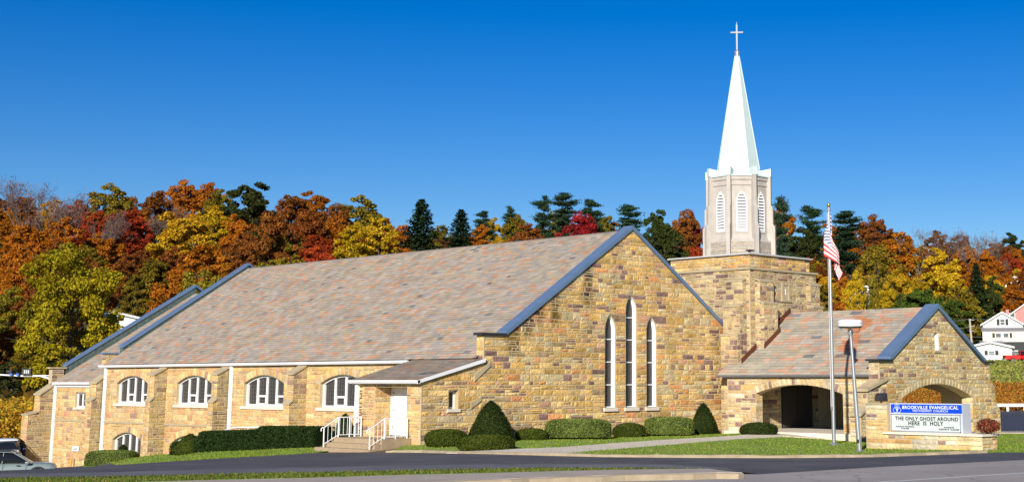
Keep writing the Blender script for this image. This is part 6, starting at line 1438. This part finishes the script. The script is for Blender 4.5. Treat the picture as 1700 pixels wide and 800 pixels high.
# white guard rail at the back of the lot
a_ = on(2, -2.95, 1560, 690); b_ = on(2, -2.95, 1900, 689.5); a_[2] = b_[2] = max(zg(*(a_+(b_-a_)*k_/12)[:2]) for k_ in range(13))+.05; gr_ = thing('guard_rail', 'long low white guard rail along the back of the parking lot', 'guard rail', tuple((a_+b_)/2))
n = 24; dv = (b_-a_)/n
G().hexa([tuple(a_+np.array([0, 0, .10])), tuple(b_+np.array([0, 0, .10])), tuple(b_+FH*.18+np.array([0, 0, .10])), tuple(a_+FH*.18+np.array([0, 0, .10])), tuple(a_+np.array([0, 0, .36])), tuple(b_+np.array([0, 0, .36])), tuple(b_+FH*.18+np.array([0, 0, .36])), tuple(a_+FH*.18+np.array([0, 0, .36]))]).ob('beam', WHITE, gr_)
for k in range(0, n+1, 2): q = a_+dv*k+FH*.09; G().box((q[0]-.08, q[1]-.08, q[2]-.6), (q[0]+.08, q[1]+.08, q[2]+.10)).ob('post', WHITE, gr_)
# mast arm with signal heads beyond the low end of the church
q = 112; pm = at_q(97, q); zb = zg(pm[0], pm[1]); ma = thing('mast_arm_signal', 'white mast arm with dark signal heads reaching out beyond the church', 'traffic signal', (pm[0], pm[1], zb))
za = z_at(pm, 620); G().tube([(pm[0], pm[1], zb-.2), (pm[0], pm[1], za)], [.14, .09], 10).ob('pole', RAILW, ma)
e1 = at_q(66, q); e2 = at_q(-70, q)
G().tube([(pm[0], pm[1], z_at(pm, 633)), (e1[0], e1[1], z_at(e1, 623.5)), (at_q(40, q)[0], at_q(40, q)[1], z_at(at_q(40, q), 624)), (e2[0], e2[1], z_at(e2, 618))], [.09, .075, .065, .05], 8).ob('arm', RAILW, ma)
G().tube([(pm[0], pm[1], z_at(pm, 623)), (e1[0], e1[1], z_at(e1, 623.2))], .04, 6).ob('brace', RAILW, ma)
def pbox(x0, x1, y0, y1, q, d): 
    A = at_q(x0, q); B = at_q(x1, q); zt_, zb_ = z_at(A, y0), z_at(A, y1); P = [A, B, B+FH*d, A+FH*d]
    return G().hexa([(p[0], p[1], zb_) for p in P]+[(p[0], p[1], zt_) for p in P])
sgn = pbox(35, 50, 611.5, 622, q-.3, .3).ob('signal_head', DARK, ma)
for k in range(3): pbox(38.5+k*3.2, 40.6+k*3.2, 614, 619.5, q-.32, .01).ob('lens', mat('pale_lens', (.5, .55, .5), .4) if 'pale_lens' not in MATS else MATS['pale_lens'], sgn)
pbox(9, 18, 614.5, 617.5, q-.3, .5).ob('signal_head', DARK, ma); BL = mat('blue_lens', (.05, .15, .55), .3)
for x in (14.5, 25.5): pbox(x, x+4.5, 619.5, 623, q-.3, .25).ob('camera_housing', BL, ma)

# ================================================================== VEHICLES
TYRE = mat('tyre_rubber', (.018, .018, .018), .85); RIM = mat('alloy_rim', (.45, .45, .47), .3, metal=.8); CARGL = mat('car_glass', (.012, .014, .016), .06, spec=.6); TRIM = mat('black_trim', (.02, .02, .021), .5)
HEADL = mat('headlight_glass', (.65, .66, .68), .1, spec=.6); TAILL = mat('tail_light', (.35, .02, .015), .2)
def loft(secs, m, name, parent, n=20, k=3.6, smooth=True):
    """secs: (x, halfwidth, z0, z1, tumble): rounded-box sections along x"""
    V = []; Fc = []
    for x, hw, z0, z1, tb in secs:
        for i in range(n):
            a = 2*math.pi*i/n; c, s = math.cos(a), math.sin(a); q = (abs(c)**k+abs(s)**k)**(-1/k); yy, zz = c*q, s*q
            V.append((x, yy*hw*(1-tb*max(0, zz)), (z0+z1)/2+zz*(z1-z0)/2))
    for j in range(len(secs)-1):
        for i in range(n): Fc.append((j*n+i, j*n+(i+1) % n, (j+1)*n+(i+1) % n, (j+1)*n+i))
    Fc += [tuple(range(n-1, -1, -1)), tuple(range((len(secs)-1)*n, len(secs)*n))]
    return mob(name, V, Fc, m, parent, local=True, smooth=smooth)
def wheel(o, x, y, r, w=.22):
    s = 1 if y > 0 else -1; t = G(); n = 22
    prof = [(r*.62, -w/2), (r*.93, -w/2), (r, -w/2+.04), (r, w/2-.04), (r*.93, w/2), (r*.62, w/2)]; V = []; Fc = []
    for rr, yy in prof:
        for k in range(n): V.append((x+rr*math.cos(2*math.pi*k/n), y+yy*s, r+rr*math.sin(2*math.pi*k/n)))
    for i in range(len(prof)-1):
        for k in range(n): Fc.append((i*n+k, i*n+(k+1) % n, (i+1)*n+(k+1) % n, (i+1)*n+k))
    wh = mob('wheel', V, Fc, TYRE, o, local=True)
    V = []; Fc = []
    for k in range(n): V.append((x+r*.64*math.cos(2*math.pi*k/n), y+s*w*.36, r+r*.64*math.sin(2*math.pi*k/n)))
    V.append((x, y+s*w*.36, r)); mob('rim_back', V, [(k, (k+1) % n, n) for k in range(n)], TRIM, wh, local=True)
    g = G()
    for k in range(5):
        a = 2*math.pi*k/5+.3; d = np.array([math.cos(a), 0, math.sin(a)]); e = np.array([-d[2], 0, d[0]]); c = np.array([x, y+s*w*.42, r]); 
        P = [c+e*.05, c-e*.05, c+d*r*.62-e*.07, c+d*r*.62+e*.07]; g.add([tuple(p) for p in P]+[tuple(p-np.array([0, s*.04, 0])) for p in P], [(0, 1, 2, 3), (0, 1, 5, 4), (1, 2, 6, 5), (2, 3, 7, 6), (3, 0, 4, 7)])
    g.ob('rim', RIM, wh, local=True)
def suv(name, label, pos, rot, paint, h=1.66, topsheen=None):
    o = thing(name, label, 'car', pos, rot); L = 4.6; k = h/1.66
    # body to the belt line
    loft([(-2.28, .78, .42*k, .92*k, .1), (-2.22, .88, .30*k, 1.02*k, .06), (-1.6, .92, .25*k, 1.06*k, .05), (0, .93, .24*k, 1.05*k, .05), (.85, .92, .24*k, 1.05*k, .05), (1.3, .91, .26*k, 1.06*k, .07), (1.9, .89, .30*k, 1.03*k, .09), (2.2, .83, .36*k, .97*k, .12), (2.30, .70, .42*k, .86*k, .16)], paint, 'body', o)
    loft([(-2.18, .70, .98*k, 1.08*k, .1), (-1.95, .74, .98*k, 1.38*k, .12), (-1.55, .75, .98*k, 1.60*k, .16), (-.6, .75, .98*k, 1.64*k, .18), (.15, .74, .98*k, 1.58*k, .18), (.75, .74, .98*k, 1.27*k, .14), (1.12, .73, .98*k, 1.04*k, .1)], CARGL, 'greenhouse', o)
    loft([(-2.0, .60, 1.40*k, 1.47*k, .1), (-1.6, .64, 1.56*k, 1.66*k, .1), (-.6, .645, 1.60*k, 1.685*k, .1), (.0, .63, 1.57*k, 1.66*k, .1), (.22, .60, 1.53*k, 1.58*k, .1)], topsheen or paint, 'roof', o)
    for s in (-1, 1):
        for xa, za, xb, zb in ((1.10, 1.02, .18, 1.585), (-.35, 1.02, -.30, 1.60), (-1.35, 1.02, -1.25, 1.60), (-2.12, 1.02, -1.75, 1.5)):
            yt = s*(.745-.0); yt2 = s*.632; G().tube([(xa, yt, za*k), (xb, yt2, zb*k)], .026, 6).ob('pillar', paint, o, local=True)
        loft([(.78, .09, 1.0*k, 1.12*k, 0), (.92, .09, 1.0*k, 1.13*k, 0), (1.0, .05, 1.02*k, 1.10*k, 0)], paint, 'mirror', o).location = (0, s*.99, 0)
        for x in (.45, -.62): G().box((x-.1, s*.92-.02, .90*k), (x+.1, s*.92+.03, .935*k)).ob('door_handle', TRIM, o, local=True)
        for x in (.83, -.30, -1.35): G().box((x-.006, s*.925-.006, .35*k), (x+.006, s*.925+.008, 1.0*k)).ob('door_gap', TRIM, o, local=True)
        G().box((-1.1, s*.92-.03, .24*k), (1.0, s*.92+.03, .36*k)).ob('sill_cladding', TRIM, o, local=True)
        for x in (1.42, -1.38):
            g = G(); n = 14
            for q in range(n):
                a0, a1 = math.pi*q/n, math.pi*(q+1)/n; P = []
                for a in (a0, a1):
                    for rr in (.38, .47): P.append((x+rr*math.cos(a), s*.945, .36+rr*math.sin(a)))
                g.add([P[0], P[1], P[3], P[2]]+[(p[0], s*.86, p[2]) for p in (P[0], P[1], P[3], P[2])], [(0, 1, 2, 3), (0, 1, 5, 4), (3, 2, 6, 7)])
            g.ob('wheel_arch', TRIM, o, local=True)
            wheel(o, x, s*.82, .36)
        loft([(1.98, .15, .74*k, .86*k, 0), (2.16, .13, .72*k, .84*k, 0), (2.27, .07, .71*k, .80*k, 0)], HEADL, 'headlight', o).location = (0, s*.64, 0)
        G().box((-2.31, s*.72-.12, .80*k), (-2.20, s*.72+.12, 1.0*k)).ob('tail_light', TAILL, o, local=True)
        G().box((-1.7, s*.6-.02, 1.67*k), (.0, s*.6+.02, 1.72*k)).ob('roof_rail', TRIM, o, local=True)
    if topsheen: loft([(1.0, .70, .99*k, 1.065*k, 0), (1.4, .72, .98*k, 1.055*k, 0), (1.9, .68, .93*k, 1.005*k, 0), (2.16, .60, .86*k, .925*k, 0)], topsheen, 'bonnet', o)  # pale bonnet: reflected sky put into its colour, the car itself is navy
    G().box((2.24, -.55, .40*k), (2.31, .55, .62*k)).ob('grille', TRIM, o, local=True); G().box((-2.30, -.26, .55*k), (-2.285, .26, .68*k)).ob('number_plate', WHITE, o, local=True)
    return o
hd = math.atan2(RT[1], RT[0])
CGREY = mat('sage_grey_car_paint', (.20, .25, .245), .3, nscale=1, namt=.03, spec=.5, coat=.6); CBLUE = mat('navy_car_paint', (.012, .022, .07), .25, nscale=1, namt=.03, spec=.5, coat=.8); CSHEEN = mat('pale_top_sky_sheen', (.60, .63, .68), .25, nscale=1, namt=.03, spec=.5, coat=.6); CRED = mat('red_truck_paint', (.50, .01, .012), .3, nscale=1, namt=.03, spec=.5, coat=.6)
q1 = 78; nose = at_q(103.5, q1); hdc = hd+R_(20); ctr = nose-np.array([math.cos(hdc), math.sin(hdc), 0])*2.30; zc = zg(ctr[0], ctr[1]); 
suv('parked_car', 'sage grey crossover car parked below the low end of the church', (ctr[0], ctr[1], z_at(ctr, 747.5)-1.62), hdc, CGREY, 1.60)
ctr = at_q(20, 93); suv('parked_car', 'dark blue car with sky sheen painted on its bonnet, parked behind the sage grey car', (ctr[0], ctr[1], z_at(ctr, 727.5)-1.72), hd+R_(-66), CBLUE, 1.70, CSHEEN)
def pickup():
    q = 222; p = at_q(1668.8, q); c = p+RT*2.85; z = z_at(p, 602.2); o = thing('pickup_truck', 'red pickup truck parked in front of the low white house', 'pickup truck', (c[0], c[1], z), hd)
    g = G().box((-2.85, -.95, .55), (-.6, .95, .70)).box((-2.85, -.95, .70), (-.6, -.85, 1.18)).box((-2.85, .85, .70), (-.6, .95, 1.18)).box((-2.85, -.85, .70), (-2.75, .85, 1.18)); g.ob('bed', CRED, o, local=True)
    loft([(-.62, .93, .50, 1.2, .03), (.9, .95, .48, 1.2, .03), (1.3, .95, .48, 1.18, .05), (2.3, .93, .50, 1.12, .07), (2.75, .85, .55, 1.0, .1)], CRED, 'body', o)
    loft([(-.62, .80, 1.15, 1.72, .12), (-.45, .81, 1.15, 1.80, .14), (.45, .80, 1.15, 1.80, .14), (1.25, .80, 1.15, 1.22, .08)], CARGL, 'cab_glass', o); loft([(-.6, .70, 1.74, 1.84, .1), (.45, .70, 1.76, 1.86, .1), (.6, .66, 1.70, 1.78, .1)], CRED, 'roof', o)
    for s in (-1, 1): G().tube([(-.58, s*.82, 1.18), (-.55, s*.72, 1.78)], .05, 6).ob('pillar', CRED, o, local=True); G().tube([(1.22, s*.8, 1.18), (.52, s*.70, 1.78)], .04, 6).ob('pillar', CRED, o, local=True)
    for x in (-1.75, 1.75):
        for s in (-1, 1): wheel(o, x, s*.84, .40, .26)
    G().box((-2.95, -.85, .55), (-2.85, .85, .75)).ob('bumper', RIM, o, local=True)
    for s in (-1, 1): G().box((-2.88, s*.86-.08, .85), (-2.84, s*.86+.08, 1.15)).ob('tail_light', TAILL, o, local=True)
pickup()
# pale kerb the truck stands behind, chain-link posts
p = at_q(1668, 219); struct(G().box((-.5, 0, -.42), (9, .5, -.02)).ob('parking_slab', WALKM)); o = bpy.data.objects['parking_slab']; pz = z_at(at_q(1669, 220), 602.3); o.location = (p[0], p[1], pz); o.rotation_euler = (0, 0, YR)
sl2 = G().box((-.5, .5, -.42), (9, 6, -.01)).ob('truck_parking', LOTM); struct(sl2); sl2.location = (p[0], p[1], pz); sl2.rotation_euler = (0, 0, YR)
